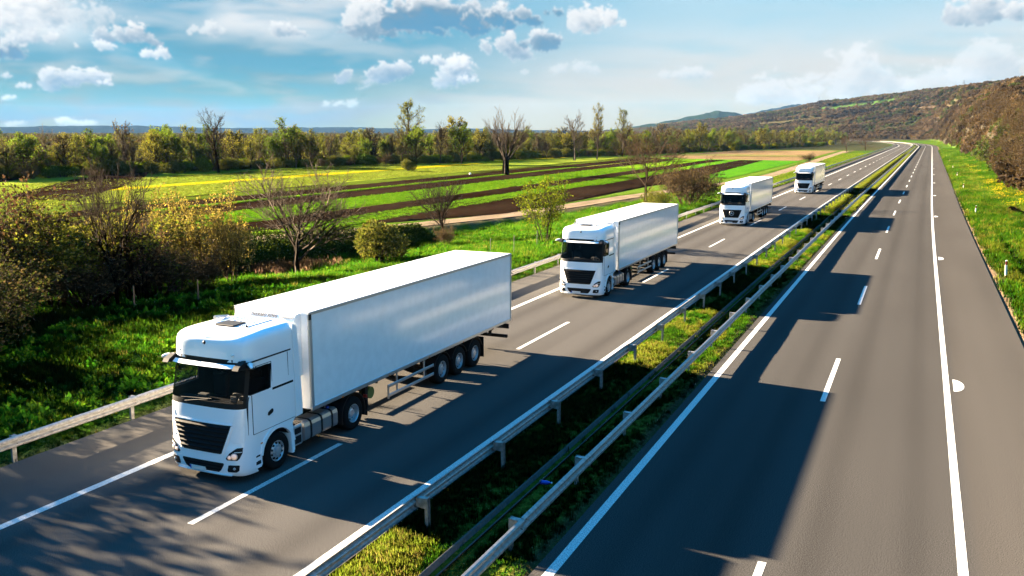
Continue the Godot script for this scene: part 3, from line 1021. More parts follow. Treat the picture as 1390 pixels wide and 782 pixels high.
func make_rail(label: String, u: float, side: float, d0: float, spans: int) -> void:
	# side: +1 the beam faces east, -1 west; posts stand behind the beam
	var t := thing("guard_rail", label, "guard rail", Vector3(u + xo(d0), 0, -d0), 0.0, "guard rails along the motorway")
	var l := 4.13
	var beam := beam_mesh(l + 0.09)
	var post := post_mesh()
	var depth := 0.24
	var br := bracket_mesh(depth)
	var bt := nb()
	for by in [0.05, -0.05, 0.11, -0.11]:
		cyl(bt, Vector3(0.0, by, 0.1 if absf(by) < 0.08 else -0.06), Vector3(0.098 if absf(by) > 0.08 else 0.075, by, 0.1 if absf(by) < 0.08 else -0.06), 0.016, 0.012, 6)
	var bolts := fin(bt)
	var r := RandomNumberGenerator.new()
	r.seed = int(u * 100) + 5000
	for k in spans:
		var d := d0 + k * l
		var a := -atan(xo_slope(d + l * 0.5))
		var at := Vector3(u + xo(d), 0, -d) - t.position
		var turn := Basis(Vector3.UP, a)
		var face := turn if side > 0 else turn * Basis(Vector3.UP, PI)
		var sag := r.randf_range(-0.008, 0.008)
		# a beam runs from this post to the next
		var bz := Vector3(0, 0.6 + sag, 0.0) if side > 0 else Vector3(0, 0.6 + sag, -l - 0.05)
		var tilt := Basis(Vector3(1, 0, 0), r.randf_range(-0.0025, 0.0025))
		put("beam", beam, M.rail, t, Transform3D(face * tilt, at + turn * (bz + Vector3((k % 2) * 0.004 * side, 0, 0))))
		var p := put("post", post, M.rail, t, Transform3D(face * Basis(Vector3(0, 0, 1), r.randf_range(-0.015, 0.015)), at + turn * Vector3(-depth * side, 0, 0)))
		put("bracket", br, M.rail, p, Transform3D(Basis.IDENTITY, Vector3(0, 0, 0)))
		if d < 110.0:
			put("bolts", bolts, M.bolt, p, Transform3D(Basis.IDENTITY, Vector3(depth, 0.6, 0))).set_meta("kind", "stuff")

func make_rails() -> void:
	make_rail("galvanised W-beam guard rail along the left hard shoulder, beside the grass verge", -22.0, 1.0, 3.8, 230)
	make_rail("galvanised guard rail in the median, facing the carriageway with the lorries", -9.95, -1.0, 0.5, 240)
	make_rail("galvanised guard rail in the median, facing the empty carriageway", -7.3, 1.0, 0.3, 240)

# ------------------------------------------------------------------ lorry
# Own axes: x to the right as one faces the lorry's front from ahead of it, y up, the front bumper at z = 0 and the rear at z = -16.6.
# Distances back from the bumper are called "back".
const CAB_COLS := [[0.0, 0.0], [0.28, 0.002], [0.55, 0.010], [0.80, 0.030], [0.97, 0.065], [1.09, 0.12], [1.165, 0.20], [1.215, 0.32], [1.24, 0.46], [1.25, 0.62], [1.25, 0.80], [1.25, 1.21], [1.25, 1.55], [1.25, 2.0], [1.25, 2.2], [1.225, 2.31], [1.13, 2.35], [0.6, 2.35], [0.0, 2.35]]
const CAB_FRONT := [[0.20, 0.10], [0.27, 0.02], [0.34, 0.0], [0.62, -0.015], [0.95, -0.01], [1.06, 0.02], [1.22, 0.025], [1.6, 0.04], [1.98, 0.065], [2.12, 0.085], [3.04, 0.30], [3.14, 0.30], [3.30, 0.312], [3.50, 0.33], [3.60, 0.345], [3.68, 0.375], [3.74, 0.435], [3.79, 0.55], [3.825, 0.80], [3.845, 1.3]]
const CAB_WIDE := [[0.20, 0.97], [0.34, 1.0], [2.12, 1.0], [3.14, 0.985], [3.30, 0.985], [3.50, 0.983], [3.60, 0.976], [3.68, 0.962], [3.74, 0.94], [3.79, 0.90], [3.825, 0.83], [3.845, 0.70]]

func cab_pt(ci: int, y: float, proud := 0.0) -> Vector3:
	var k := absi(ci)
	var f := pw(y, CAB_FRONT)
	var back: float = f + CAB_COLS[k][1] * (2.35 - f) / 2.35
	var x: float = CAB_COLS[k][0] * pw(y, CAB_WIDE) * (1.0 if ci >= 0 else -1.0)
	if proud != 0.0:
		var nrm := Vector2(CAB_COLS[k][0] * 0.8, 1.1 - CAB_COLS[k][1]).normalized() if k < 11 else Vector2(1, 0)
		x += nrm.x * proud * (1.0 if ci >= 0 else -1.0)
		back -= nrm.y * proud
	return Vector3(x, y, -back)

func front_back(x: float, y: float) -> float:      # how far back the cab's front lies at x, y
	var f := pw(y, CAB_FRONT)
	var ax := absf(x)
	for k in CAB_COLS.size() - 1:
		if ax <= CAB_COLS[k + 1][0]:
			return f + lerpf(CAB_COLS[k][1], CAB_COLS[k + 1][1], (ax - CAB_COLS[k][0]) / maxf(1e-4, CAB_COLS[k + 1][0] - CAB_COLS[k][0]))
	return f + 0.62

# a panel that follows the front: rows of [y, x from, x to]; it stands proud and has edges that reach back
func front_panel(rows: Array, proud: float, deep := 0.05, cuts := 8) -> ArrayMesh:
	var st := nb()
	var p := []
	for r in rows:
		var line := []
		for k in cuts + 1:
			var x := lerpf(r[1], r[2], float(k) / cuts)
			line.append(Vector3(x, r[0], -front_back(x, r[0]) + proud))
		p.append(line)
	st.set_smooth_group(3)
	for j in rows.size() - 1:
		for k in cuts:
			quad(st, p[j][k], p[j][k + 1], p[j + 1][k + 1], p[j + 1][k], Vector3(0, 0, 1))
	st.set_smooth_group(-1)
	var b := Vector3(0, 0, -deep)
	var last: int = rows.size() - 1
	for k in cuts:
		quad(st, p[0][k], p[0][k + 1], p[0][k + 1] + b, p[0][k] + b, Vector3(0, -1 if rows[0][0] < rows[last][0] else 1, 0))
		quad(st, p[last][k], p[last][k + 1], p[last][k + 1] + b, p[last][k] + b, Vector3(0, 1 if rows[0][0] < rows[last][0] else -1, 0))
	for j in last:
		quad(st, p[j][0], p[j + 1][0], p[j + 1][0] + b, p[j][0] + b, Vector3(-1, 0, 0))
		quad(st, p[j][cuts], p[j + 1][cuts], p[j + 1][cuts] + b, p[j][cuts] + b, Vector3(1, 0, 0))
	return fin(st)

# cells of the cab's skin: those that PICK says yes to
func cab_skin(ys: Array, pick: Callable, proud := 0.0) -> ArrayMesh:
	var st := nb()
	var last := CAB_COLS.size() - 1
	for j in ys.size() - 1:
		for ci in range(-last, last):
			var k := ci if ci >= 0 else -ci - 1       # cell number counted from the middle
			if not pick.call(k, (ys[j] + ys[j + 1]) * 0.5):
				continue
			st.set_smooth_group(1)
			var a := cab_pt(ci, ys[j], proud)
			var b := cab_pt(ci + 1, ys[j], proud)
			var c := cab_pt(ci + 1, ys[j + 1], proud)
			var d := cab_pt(ci, ys[j + 1], proud)
			var mid := (a + b + c + d) * 0.25
			quad(st, a, b, c, d, mid - Vector3(0, minf(mid.y, 3.3), -1.25))
	return fin(st)

func arc_poly(cx: float, cy: float, r: float, a0: float, a1: float, n: int) -> PackedVector2Array:
	var o := PackedVector2Array()
	for k in n + 1:
		var a := deg_to_rad(lerpf(a0, a1, float(k) / n))
		o.append(Vector2(cx + cos(a) * r, cy + sin(a) * r))
	return o

func make_wheel(parent: Node, x: float, back: float, r: float, w: float, kind: String) -> void:
	var s := signf(x)
	var hub := Node3D.new()
	hub.name = "wheel"
	hub.position = Vector3(x, r, -back)
	parent.add_child(hub, true)
	var ax := Vector3(s, 0, 0)
	var st := nb()
	lathe(st, [[r * 0.56, -w * 0.5], [r * 0.80, -w * 0.52], [r * 0.95, -w * 0.47], [r * 0.995, -w * 0.36], [r, -w * 0.15], [r, w * 0.15], [r * 0.995, w * 0.36], [r * 0.95, w * 0.47], [r * 0.80, w * 0.52], [r * 0.56, w * 0.48]], Vector3.ZERO, ax, 30)
	# tread grooves
	put("tyre", fin(st), M.rubber, hub)
	st = nb()
	var prof := []
	if kind == "front":
		prof = [[r * 0.575, -w * 0.4], [r * 0.575, w * 0.45], [r * 0.54, w * 0.47], [r * 0.51, w * 0.40], [r * 0.47, w * 0.30], [r * 0.34, w * 0.44], [r * 0.24, w * 0.46], [r * 0.23, w * 0.58], [r * 0.14, w * 0.62], [0.0, w * 0.63]]
	elif kind == "drive":
		prof = [[r * 0.575, -w * 0.4], [r * 0.575, w * 0.47], [r * 0.545, w * 0.49], [r * 0.52, w * 0.4], [r * 0.50, w * 0.1], [r * 0.46, -w * 0.05], [r * 0.30, -w * 0.08], [r * 0.28, w * 0.22], [r * 0.2, w * 0.28], [0.0, w * 0.28]]
	else:
		prof = [[r * 0.575, -w * 0.4], [r * 0.575, w * 0.46], [r * 0.54, w * 0.48], [r * 0.52, w * 0.34], [r * 0.49, w * 0.22], [r * 0.36, w * 0.30], [r * 0.26, w * 0.32], [r * 0.25, w * 0.42], [r * 0.16, w * 0.46], [0.0, w * 0.46]]
	lathe(st, prof, Vector3.ZERO, ax, 30, false)
	var rim := put("rim", fin(st), M.rim, hub)
	# hand holes and wheel nuts
	st = nb()
	var at: float = w * (0.405 if kind == "front" else (-0.05 if kind == "drive" else 0.275))
	for k in 10:
		var a := TAU * k / 10.0
		var c := Vector3(at * s, cos(a) * r * 0.42, sin(a) * r * 0.42)
		cyl(st, c - ax * 0.03, c + ax * 0.014, r * 0.062, r * 0.062, 10)
	put("hand_holes", fin(st), M.black, hub).set_meta("kind", "stuff")
	if kind != "drive":
		st = nb()
		for k in 10:
			var a := TAU * (k + 0.5) / 10.0
			var c := Vector3(at * s, cos(a) * r * 0.31, sin(a) * r * 0.31)
			cyl(st, c, c + ax * 0.05, r * 0.03, r * 0.026, 6)
		put("wheel_nuts", fin(st), M.alu, hub).set_meta("kind", "stuff")

func make_truck() -> Node3D:
	var t := Node3D.new()
	t.name = numbered("semi_truck")
	add_child(t)
	var ys_body := [1.22, 1.45, 1.70, 1.98, 2.12, 2.30, 2.62, 2.95, 3.04, 3.14]
	var ys_roof := [3.14, 3.22, 3.30, 3.40, 3.50, 3.55, 3.60, 3.64, 3.68, 3.71, 3.74, 3.77, 3.79, 3.81, 3.825, 3.837, 3.845]
	# cell numbers: windscreen 0-5, door pillar 6, side window 7-10
	var is_screen := func(k: int, y: float) -> bool: return k <= 5 and y > 2.12 and y < 3.04
	var is_side := func(k: int, y: float) -> bool: return k >= 7 and k <= 10 and y > 2.30 and y < 2.95
	var is_black := func(k: int, y: float) -> bool:
		return (k <= 6 and y > 1.98 and y < 2.12) or (k == 6 and y > 2.12 and y < 3.14) or (k <= 6 and y > 3.04 and y < 3.14)
	# ---- cab
	var cab := put("cab", cab_skin(ys_body, func(k, y): return not is_screen.call(k, y) and not is_side.call(k, y) and not is_black.call(k, y)), M.white, t)
	put("window_surround", cab_skin(ys_body, is_black), M.black, cab)
	put("windscreen", cab_skin(ys_body, is_screen, -0.012), M.glass, cab)
	for s in [1, -1]:
		var st := nb()
		for j in [4, 5, 6]:
			for k in [7, 8, 9, 10]:
				if ys_body[j] < 2.3 or ys_body[j] >= 2.95:
					continue
				st.set_smooth_group(1)
				var y0: float = ys_body[j]
				var y1: float = ys_body[j + 1]
				var o: Vector3 = Vector3(-0.014 * s, 0, 0)
				quad(st, cab_pt(k * s, y0) + o, cab_pt((k + 1) * s, y0) + o, cab_pt((k + 1) * s, y1) + o, cab_pt(k * s, y1) + o, Vector3(s, 0, 0))
		put("side_window", fin(st), M.glass, cab)
	# roof dome
	var st := nb()
	var last := CAB_COLS.size() - 1
	st.set_smooth_group(1)
	for j in ys_roof.size() - 1:
		for ci in range(-last, last):
			var a := cab_pt(ci, ys_roof[j])
			var b := cab_pt(ci + 1, ys_roof[j])
			var c := cab_pt(ci + 1, ys_roof[j + 1])
			var d := cab_pt(ci, ys_roof[j + 1])
			quad(st, a, b, c, d, (a + b + c + d) * 0.25 - Vector3(0, 2.6, -1.4))
	for ci in range(-last, last):
		tri(st, cab_pt(ci, 3.845), cab_pt(ci + 1, 3.845), Vector3(0, 3.855, -1.75), Vector3.UP)
	var roof := put("roof", fin(st), M.white, t)
	for k in 6:                       # pressed ribs along the roof
		var x := -0.55 + 0.22 * k
		if k == 2 or k == 3:
			st = nb()
			cbox(st, Vector3(x, 3.855, -2.02), Vector3(0.035, 0.024, 0.5), 0.01)
			put("rib", fin(st), M.white, roof)
			continue
		st = nb()
		cbox(st, Vector3(x, 3.855, -1.8), Vector3(0.035, 0.03, 0.95), 0.01)
		put("rib", fin(st), M.white, roof)
	st = nb()
	cbox(st, Vector3(-0.11, 3.865, -1.42), Vector3(0.62, 0.04, 0.52), 0.015)
	put("roof_hatch", fin(st), M.black, roof)
	st = nb()
	lathe(st, [[0.05, 0.0], [0.05, 0.03], [0.03, 0.06], [0.0, 0.065]], Vector3(-0.05, 3.57, -0.37), Vector3(0, 0.75, 0.66), 14)
	put("aerial_base", fin(st), M.black, roof)
	st = nb()
	cyl(st, Vector3(-0.05, 3.60, -0.35), Vector3(-0.05, 3.92, -0.50), 0.006, 0.003, 6)
	put("aerial", fin(st), M.black, roof)
	st = nb()
	lathe(st, [[0.045, 0.0], [0.045, 0.03], [0.02, 0.06], [0.0, 0.06]], Vector3(0.52, 3.83, -1.3), Vector3.UP, 10)
	put("roof_beacon", fin(st), M.black, roof)
	for s in [-1, 1]:
		st = nb()
		lathe(st, [[0.03, 0.0], [0.035, 0.03], [0.0, 0.055]], Vector3(0.86 * s, 3.32, -0.34), Vector3(0, 0.3, 1), 10)
		put("marker_lamp", fin(st), M.plate, roof)
	# the dark joint between roof and cab side
	for s in [1, -1]:
		st = nb()
		cbox(st, Vector3(1.234 * s, 3.135, -1.24), Vector3(0.018, 0.04, 1.84), 0.004)
		put("roof_joint", fin(st), M.black, cab)
		# door seams, the shade of their grooves built as dark strips; door handle
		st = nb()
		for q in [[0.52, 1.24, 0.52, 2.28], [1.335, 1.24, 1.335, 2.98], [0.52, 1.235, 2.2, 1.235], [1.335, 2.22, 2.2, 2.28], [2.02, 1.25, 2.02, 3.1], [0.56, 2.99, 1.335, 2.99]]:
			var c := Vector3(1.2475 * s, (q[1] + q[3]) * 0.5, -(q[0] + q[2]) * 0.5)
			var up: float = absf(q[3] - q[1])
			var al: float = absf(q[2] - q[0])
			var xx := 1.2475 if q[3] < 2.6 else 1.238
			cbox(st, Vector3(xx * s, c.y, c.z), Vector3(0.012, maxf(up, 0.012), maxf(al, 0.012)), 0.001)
		put("seam_shade_strip", fin(st), M.rubber, cab)
		st = nb()
		prism_x(st, PackedVector2Array([Vector2(1.10, 1.60), Vector2(1.14, 1.57), Vector2(1.30, 1.62), Vector2(1.33, 1.67), Vector2(1.31, 1.72), Vector2(1.27, 1.73), Vector2(1.12, 1.67)]), 1.245 * s, 1.262 * s)
		put("door_handle", fin(st), M.black, cab)
		# window frame ledge
		st = nb()
		for q in [[0.32, 2.30, 1.21, 2.30], [0.32, 2.95, 1.21, 2.95]]:
			cbox(st, Vector3((1.236 if q[1] > 2.6 else 1.243) * s, q[1], -(q[0] + q[2]) * 0.5 - 0.06), Vector3(0.014, 0.022, 0.76), 0.003)
		cbox(st, Vector3(1.241 * s, 2.625, -1.21), Vector3(0.014, 0.64, 0.022), 0.003)
		put("window_gasket", fin(st), M.rubber, cab)
		# side deflector behind the cab
		st = nb()
		prism_x(st, PackedVector2Array([Vector2(2.30, 1.20), Vector2(2.58, 1.22), Vector2(2.60, 1.5), Vector2(2.46, 3.72), Vector2(2.30, 3.80)]), 1.195 * s, 1.235 * s)
		put("side_deflector", fin(st), M.white, t)
		# lower cab side with the wheel arch
		var poly := PackedVector2Array([Vector2(0.60, 0.30), Vector2(0.78, 0.30)])
		poly.append_array(arc_poly(1.45, 0.50, 0.64, 192, -14, 18))
		poly.append_array(PackedVector2Array([Vector2(2.11, 0.30), Vector2(2.18, 0.30), Vector2(2.12, 1.10), Vector2(2.25, 1.225), Vector2(0.60, 1.225)]))
		st = nb()
		prism_x(st, poly, 1.17 * s, 1.243 * s)
		put("wing", fin(st), M.white, t)
		var lip := arc_poly(1.45, 0.50, 0.73, 172, 8, 18)
		var inner := arc_poly(1.45, 0.50, 0.635, 172, 8, 18)
		inner.reverse()
		lip.append_array(inner)
		st = nb()
		prism_x(st, lip, 1.2 * s, 1.278 * s)
		put("wheel_arch", fin(st), M.white, t)
		st = nb()
		prism_x(st, PackedVector2Array([Vector2(2.03, 0.26), Vector2(2.12, 0.26), Vector2(2.06, 0.95), Vector2(1.99, 0.80)]), 0.85 * s, 1.27 * s)
		put("mud_guard", fin(st), M.white, t)
		# dark liner inside the arch
		st = nb()
		var al0 := arc_poly(1.45, 0.50, 0.64, 190, -10, 16)
		for k in al0.size() - 1:
			st.set_smooth_group(1)
			quad(st, Vector3(0.75 * s, al0[k].y, -al0[k].x), Vector3(1.19 * s, al0[k].y, -al0[k].x), Vector3(1.19 * s, al0[k + 1].y, -al0[k + 1].x), Vector3(0.75 * s, al0[k + 1].y, -al0[k + 1].x), Vector3(0, 0.5 - al0[k].y, al0[k].x - 1.45))
		cbox(st, Vector3(0.74 * s, 0.8, -1.45), Vector3(0.02, 0.8, 1.3), 0.003)
		put("arch_liner", fin(st), M.black, t)
		# entrance step cut into the corner
		st = nb()
		cbox(st, Vector3(1.215 * s, 0.44, -0.665), Vector3(0.075, 0.10, 0.2), 0.01)
		cbox(st, Vector3(1.215 * s, 0.62, -0.665), Vector3(0.075, 0.05, 0.2), 0.01)
		put("step", fin(st), M.black, t)
		st = nb()
		cbox(st, Vector3(1.262 * s, 0.93, -0.80), Vector3(0.02, 0.035, 0.08), 0.006)
		put("side_marker", fin(st), M.amber, t)
	# ---- bumper, wrapped round the corners below the cab
	var ys_b := [0.20, 0.27, 0.34, 0.48, 0.62, 0.80, 0.95, 1.0, 1.06, 1.14, 1.22]
	var bumper := put("bumper", cab_skin(ys_b, func(k, _y): return k <= 8), M.white, t)
	put("lower_opening", front_panel([[0.30, -0.50, 0.50], [0.36, -0.58, 0.58], [0.52, -0.68, 0.68], [0.56, -0.66, 0.66]], 0.012), M.black, bumper)
	for k in 2:
		put("bumper_slat", front_panel([[0.37 + 0.09 * k, -0.56 - 0.05 * k, 0.56 + 0.05 * k], [0.395 + 0.09 * k, -0.575 - 0.05 * k, 0.575 + 0.05 * k]], 0.03), M.grille, bumper)
	put("skid_edge", front_panel([[0.215, -0.86, 0.86], [0.25, -0.9, 0.9]], 0.07, 0.07), M.white, bumper)
	var plate := put("number_plate", front_panel([[0.285, -0.42, 0.10], [0.395, -0.42, 0.10]], 0.042, 0.02, 4), M.plate, bumper)
	put("plate_band", front_panel([[0.287, -0.418, -0.375], [0.393, -0.418, -0.375]], 0.046, 0.01, 1), M.blue, plate)
	for s in [1, -1]:
		put("fog_lamp_recess", front_panel([[0.34, 0.80 * s, 1.02 * s], [0.38, 0.78 * s, 1.08 * s], [0.52, 0.82 * s, 1.10 * s], [0.53, 0.88 * s, 1.08 * s]], 0.012, 0.05, 5), M.black, bumper)
		st = nb()
		var fl := Vector3(0.98 * s, 0.44, -front_back(0.98, 0.44) + 0.01)
		lathe(st, [[0.035, 0.0], [0.035, 0.02], [0.0, 0.03]], fl, Vector3(0.35 * s, 0, 1), 12)
		put("fog_lamp", fin(st), M.trim, bumper)
		var hl := put("headlight", front_panel([[0.66, 0.80 * s, 1.06 * s], [0.70, 0.76 * s, 1.10 * s], [0.84, 0.86 * s, 1.155 * s], [0.96, 1.02 * s, 1.165 * s], [0.985, 1.06 * s, 1.165 * s]], 0.016, 0.06, 6), M.black, bumper)
		st = nb()
		for q in [[0.99, 0.765, 0.072], [0.87, 0.735, 0.048]]:
			var c := Vector3(q[0] * s, q[1], -front_back(q[0], q[1]) + 0.015)
			lathe(st, [[q[2], 0.0], [q[2] * 0.95, 0.018], [q[2] * 0.6, 0.035], [0.0, 0.042]], c, Vector3(0.4 * s, 0.05, 1), 16)
		put("lens", fin(st), M.lens, hl)
		st = nb()
		for q in [[0.99, 0.765, 0.072], [0.87, 0.735, 0.048]]:
			var c := Vector3(q[0] * s, q[1], -front_back(q[0], q[1]) + 0.013)
			lathe(st, [[q[2] * 1.02, 0.0], [q[2] * 1.25, 0.014], [q[2] * 1.28, 0.0]], c, Vector3(0.4 * s, 0.05, 1), 16)
		put("bezel", fin(st), M.alu, hl)
		put("daytime_lamp", front_panel([[0.87, 1.0 * s, 1.15 * s], [0.885, 1.01 * s, 1.155 * s]], 0.026, 0.02, 3), M.plate, hl)
		# pale corner panel beside the grille
		put("corner_panel", front_panel([[1.10, 0.96 * s, 1.175 * s], [1.2, 0.86 * s, 1.19 * s], [1.6, 0.94 * s, 1.20 * s], [1.93, 1.02 * s, 1.19 * s]], 0.014, 0.05, 6), M.panel, cab)
	# ---- grille with its slats
	var gr := put("grille", front_panel([[0.80, -0.60, 0.60], [0.86, -0.70, 0.70], [1.50, -0.93, 0.93], [1.56, -0.93, 0.93]], 0.016), M.black, t)
	for k in 6:
		var y := 0.90 + 0.115 * k
		var w := lerpf(0.68, 0.90, k / 5.0)
		var sl := nb()
		var line := []
		for j in 13:
			var x := lerpf(-w, w, j / 12.0)
			line.append(Vector3(x, y, -front_back(x, y) + 0.02))
		sl.set_smooth_group(-1)
		for j in 12:
			var a: Vector3 = line[j]
			var b: Vector3 = line[j + 1]
			var o1 := Vector3(0, 0.062, 0.012)
			var o2 := Vector3(0, 0.022, 0.05)
			var o3 := Vector3(0, -0.008, 0.042)
			quad(sl, a + o1, b + o1, b + o2, a + o2, Vector3(0, 1, 1))
			quad(sl, a + o2, b + o2, b + o3, a + o3, Vector3(0, 0, 1))
			quad(sl, a + o3, b + o3, b, a, Vector3(0, -1, 0))
		put("slat", fin(sl), M.grille, gr)
	put("grille_frame", front_panel([[1.565, -0.95, 0.95], [1.60, -0.95, 0.95]], 0.022), M.white, gr)
	for s in [1, -1]:
		var fr := nb()
		for j in 4:
			var y0 := lerpf(0.82, 1.56, j / 4.0)
			var y1 := lerpf(0.82, 1.56, (j + 1) / 4.0)
			var x0: float = lerpf(0.66, 0.93, j / 4.0) * s
			var x1: float = lerpf(0.66, 0.93, (j + 1) / 4.0) * s
			var a := Vector3(x0, y0, -front_back(x0, y0) + 0.045)
			var b := Vector3(x1, y1, -front_back(x1, y1) + 0.045)
			var o: Vector3 = Vector3(0.05 * s, 0, -0.02)
			fr.set_smooth_group(-1)
			quad(fr, a, b, b + o, a + o, Vector3(0, 0, 1))
			quad(fr, a, b, b + Vector3(0, 0, -0.05), a + Vector3(0, 0, -0.05), Vector3(-s, 0, 0))
			quad(fr, a + o, b + o, b + o + Vector3(0, 0, -0.05), a + o + Vector3(0, 0, -0.05), Vector3(s, 0, 0))
		put("grille_side", fin(fr), M.white, gr)
	# ---- sun visor, wipers, camera arms
	st = nb()
	var vis := []
	for j in 11:
		var x := lerpf(-1.0, 1.0, j / 10.0)
		vis.append(Vector3(x, 3.03, -front_back(x, 3.03) + 0.20))
	st.set_smooth_group(-1)
	for j in 10:
		var a: Vector3 = vis[j]
		var b: Vector3 = vis[j + 1]
		var rise := Vector3(0, 0.075, -0.12)
		var drop := Vector3(0, -0.012, -0.02)
		quad(st, a, b, b + rise, a + rise, Vector3(0, 1, 0.7))
		quad(st, a + drop, b + drop, b + rise + drop, a + rise + drop, Vector3(0, -1, -0.7))
		quad(st, a, b, b + drop, a + drop, Vector3(0, -0.3, 1))
	put("sun_visor", fin(st), M.white, t)
	put("visor_gap_shade", front_panel([[3.10, -1.12, 1.12], [3.205, -1.12, 1.12]], 0.006, 0.03), M.black, t)  # black strip stands in for the shade in the gap between visor and dome
	st = nb()
	for s in [1, -1]:
		prism_x(st, PackedVector2Array([Vector2(0.06, 3.02), Vector2(0.42, 2.98), Vector2(0.50, 3.13), Vector2(0.34, 3.20), Vector2(0.12, 3.10)]), 1.05 * s, 1.235 * s)
	put("visor_ends", fin(st), M.black, t)
	for q in [[-0.55, 0.32], [0.35, 1.0]]:
		st = nb()
		var a := Vector3(q[0], 2.06, -front_back(q[0], 2.06) + 0.03)
		var b := Vector3(q[1] - 0.1, 2.19, -front_back(q[1] - 0.1, 2.19) + 0.02)
		cyl(st, a, b, 0.012, 0.008, 6)
		cyl(st, Vector3(q[0] - 0.15, 2.14, -front_back(q[0] - 0.15, 2.14) + 0.02), Vector3(q[1], 2.205, -front_back(q[1], 2.205) + 0.02), 0.010, 0.010, 5)
		put("wiper", fin(st), M.black, t)
	for s in [1, -1]:
		st = nb()
		var sec := 8
		# a flattened pod that reaches out from the roof edge
		for j in 6:
			st.set_smooth_group(1)
			for k in sec:
				var pts := []
				for e in [[j, k], [j, k + 1], [j + 1, k + 1], [j + 1, k]]:
					var f: float = e[0] / 6.0
					var a: float = TAU * e[1] / sec
					var rr: float = lerpf(0.055, 0.075, f) * (0.35 if e[0] == 6 else 1.0)
					pts.append(Vector3((1.20 + 0.30 * f) * s, 3.10 + 0.03 * sin(f * PI) - 0.03 * f + sin(a) * rr * 0.75, -0.52 + 0.18 * f + cos(a) * rr * 1.5))
				var mid: Vector3 = (pts[0] + pts[2]) * 0.5
				quad(st, pts[0], pts[1], pts[2], pts[3], mid - Vector3(mid.x, 3.10, -0.45))
		var arm := put("mirror_camera", fin(st), M.white, t)
		st = nb()
		cbox(st, Vector3(1.37 * s, 3.045, -0.42), Vector3(0.22, 0.05, 0.15), 0.015)
		put("camera_housing", fin(st), M.black, arm)
	st = nb()                          # air horn at the rear of the roof
	cyl(st, Vector3(-0.9, 3.87, -2.25), Vector3(-0.9, 3.91, -1.7), 0.02, 0.055, 10)
	cbox(st, Vector3(-0.9, 3.83, -2.1), Vector3(0.05, 0.1, 0.08), 0.01)
	put("air_horn", fin(st), M.trim, t)
	# ---- inside the cab
	st = nb()
	cbox(st, Vector3(0, 1.24, -1.25), Vector3(2.3, 0.06, 2.0), 0.01)
	cbox(st, Vector3(0, 2.2, -2.24), Vector3(2.36, 2.0, 0.08), 0.01)
	cbox(st, Vector3(0, 3.17, -1.35), Vector3(2.3, 0.05, 1.9), 0.01)
	for s in [1, -1]:
		cbox(st, Vector3(1.205 * s, 1.76, -1.2), Vector3(0.03, 1.0, 1.7), 0.01)
		cbox(st, Vector3(1.195 * s, 2.7, -1.75), Vector3(0.03, 0.9, 0.9), 0.01)
	var inner_shell := put("cab_lining", fin(st), M.seat, t)
	st = nb()
	prism_x(st, PackedVector2Array([Vector2(0.25, 1.45), Vector2(0.28, 2.02), Vector2(0.62, 2.06), Vector2(0.80, 1.9), Vector2(0.85, 1.45)]), -1.14, 1.14)
	put("dashboard", fin(st), M.black, inner_shell)
	for s in [1, -1]:
		st = nb()
		cbox(st, Vector3(0.62 * s, 1.75, -1.25), Vector3(0.52, 0.16, 0.52), 0.05)
		cbox(st, Vector3(0.62 * s, 2.13, -1.5), Vector3(0.5, 0.66, 0.14), 0.05)
		cbox(st, Vector3(0.62 * s, 2.57, -1.52), Vector3(0.28, 0.2, 0.1), 0.04)
		put("seat", fin(st), M.seat, inner_shell)
	st = nb()
	var ctr := Vector3(0.62, 2.08, -0.86)
	var wn := Vector3(0, 0.8, -0.6).normalized()
	var wb := basis_for(wn)
	for k in 20:
		var a0 := TAU * k / 20.0
		var a1 := TAU * (k + 1) / 20.0
		cyl(st, ctr + (wb[0] * cos(a0) + wb[1] * sin(a0)) * 0.22, ctr + (wb[0] * cos(a1) + wb[1] * sin(a1)) * 0.22, 0.018, 0.018, 6, false)
	cyl(st, ctr, ctr - wn * 0.3, 0.05, 0.05, 8)
	for k in 3:
		var a0 := TAU * k / 3.0 + 0.5
		cyl(st, ctr, ctr + (wb[0] * cos(a0) + wb[1] * sin(a0)) * 0.22, 0.02, 0.015, 5, false)
	put("steering_wheel", fin(st), M.cream, inner_shell)
	st = nb()
	cbox(st, Vector3(-0.3, 2.12, -0.5), Vector3(0.3, 0.1, 0.16), 0.02)
	cbox(st, Vector3(0.75, 2.14, -0.42), Vector3(0.2, 0.18, 0.05), 0.02)
	put("dashboard_papers", fin(st), M.cream, inner_shell)
	# ---- tractor frame, tanks, rear wings
	st = nb()
	for s in [1, -1]:
		cbox(st, Vector3(0.42 * s, 0.86, -3.6), Vector3(0.08, 0.27, 5.3), 0.01)
	for k in 5:
		cbox(st, Vector3(0, 0.85, -1.6 - 1.05 * k), Vector3(0.8, 0.2, 0.1), 0.01)
	cbox(st, Vector3(0, 0.9, -1.2), Vector3(1.2, 0.7, 1.5), 0.05)       # engine
	cbox(st, Vector3(0, 0.5, -1.45), Vector3(1.9, 0.12, 0.14), 0.02)    # axles
	cbox(st, Vector3(0, 0.51, -5.1), Vector3(1.6, 0.2, 0.2), 0.04)
	lathe(st, [[0.0, -0.22], [0.2, -0.18], [0.26, 0.0], [0.2, 0.18], [0.0, 0.22]], Vector3(0, 0.51, -5.1), Vector3(1, 0, 0), 14)
	cbox(st, Vector3(0, 1.08, -4.9), Vector3(0.9, 0.12, 1.0), 0.04)     # coupling plate
	put("tractor_frame", fin(st), M.chassis, t)
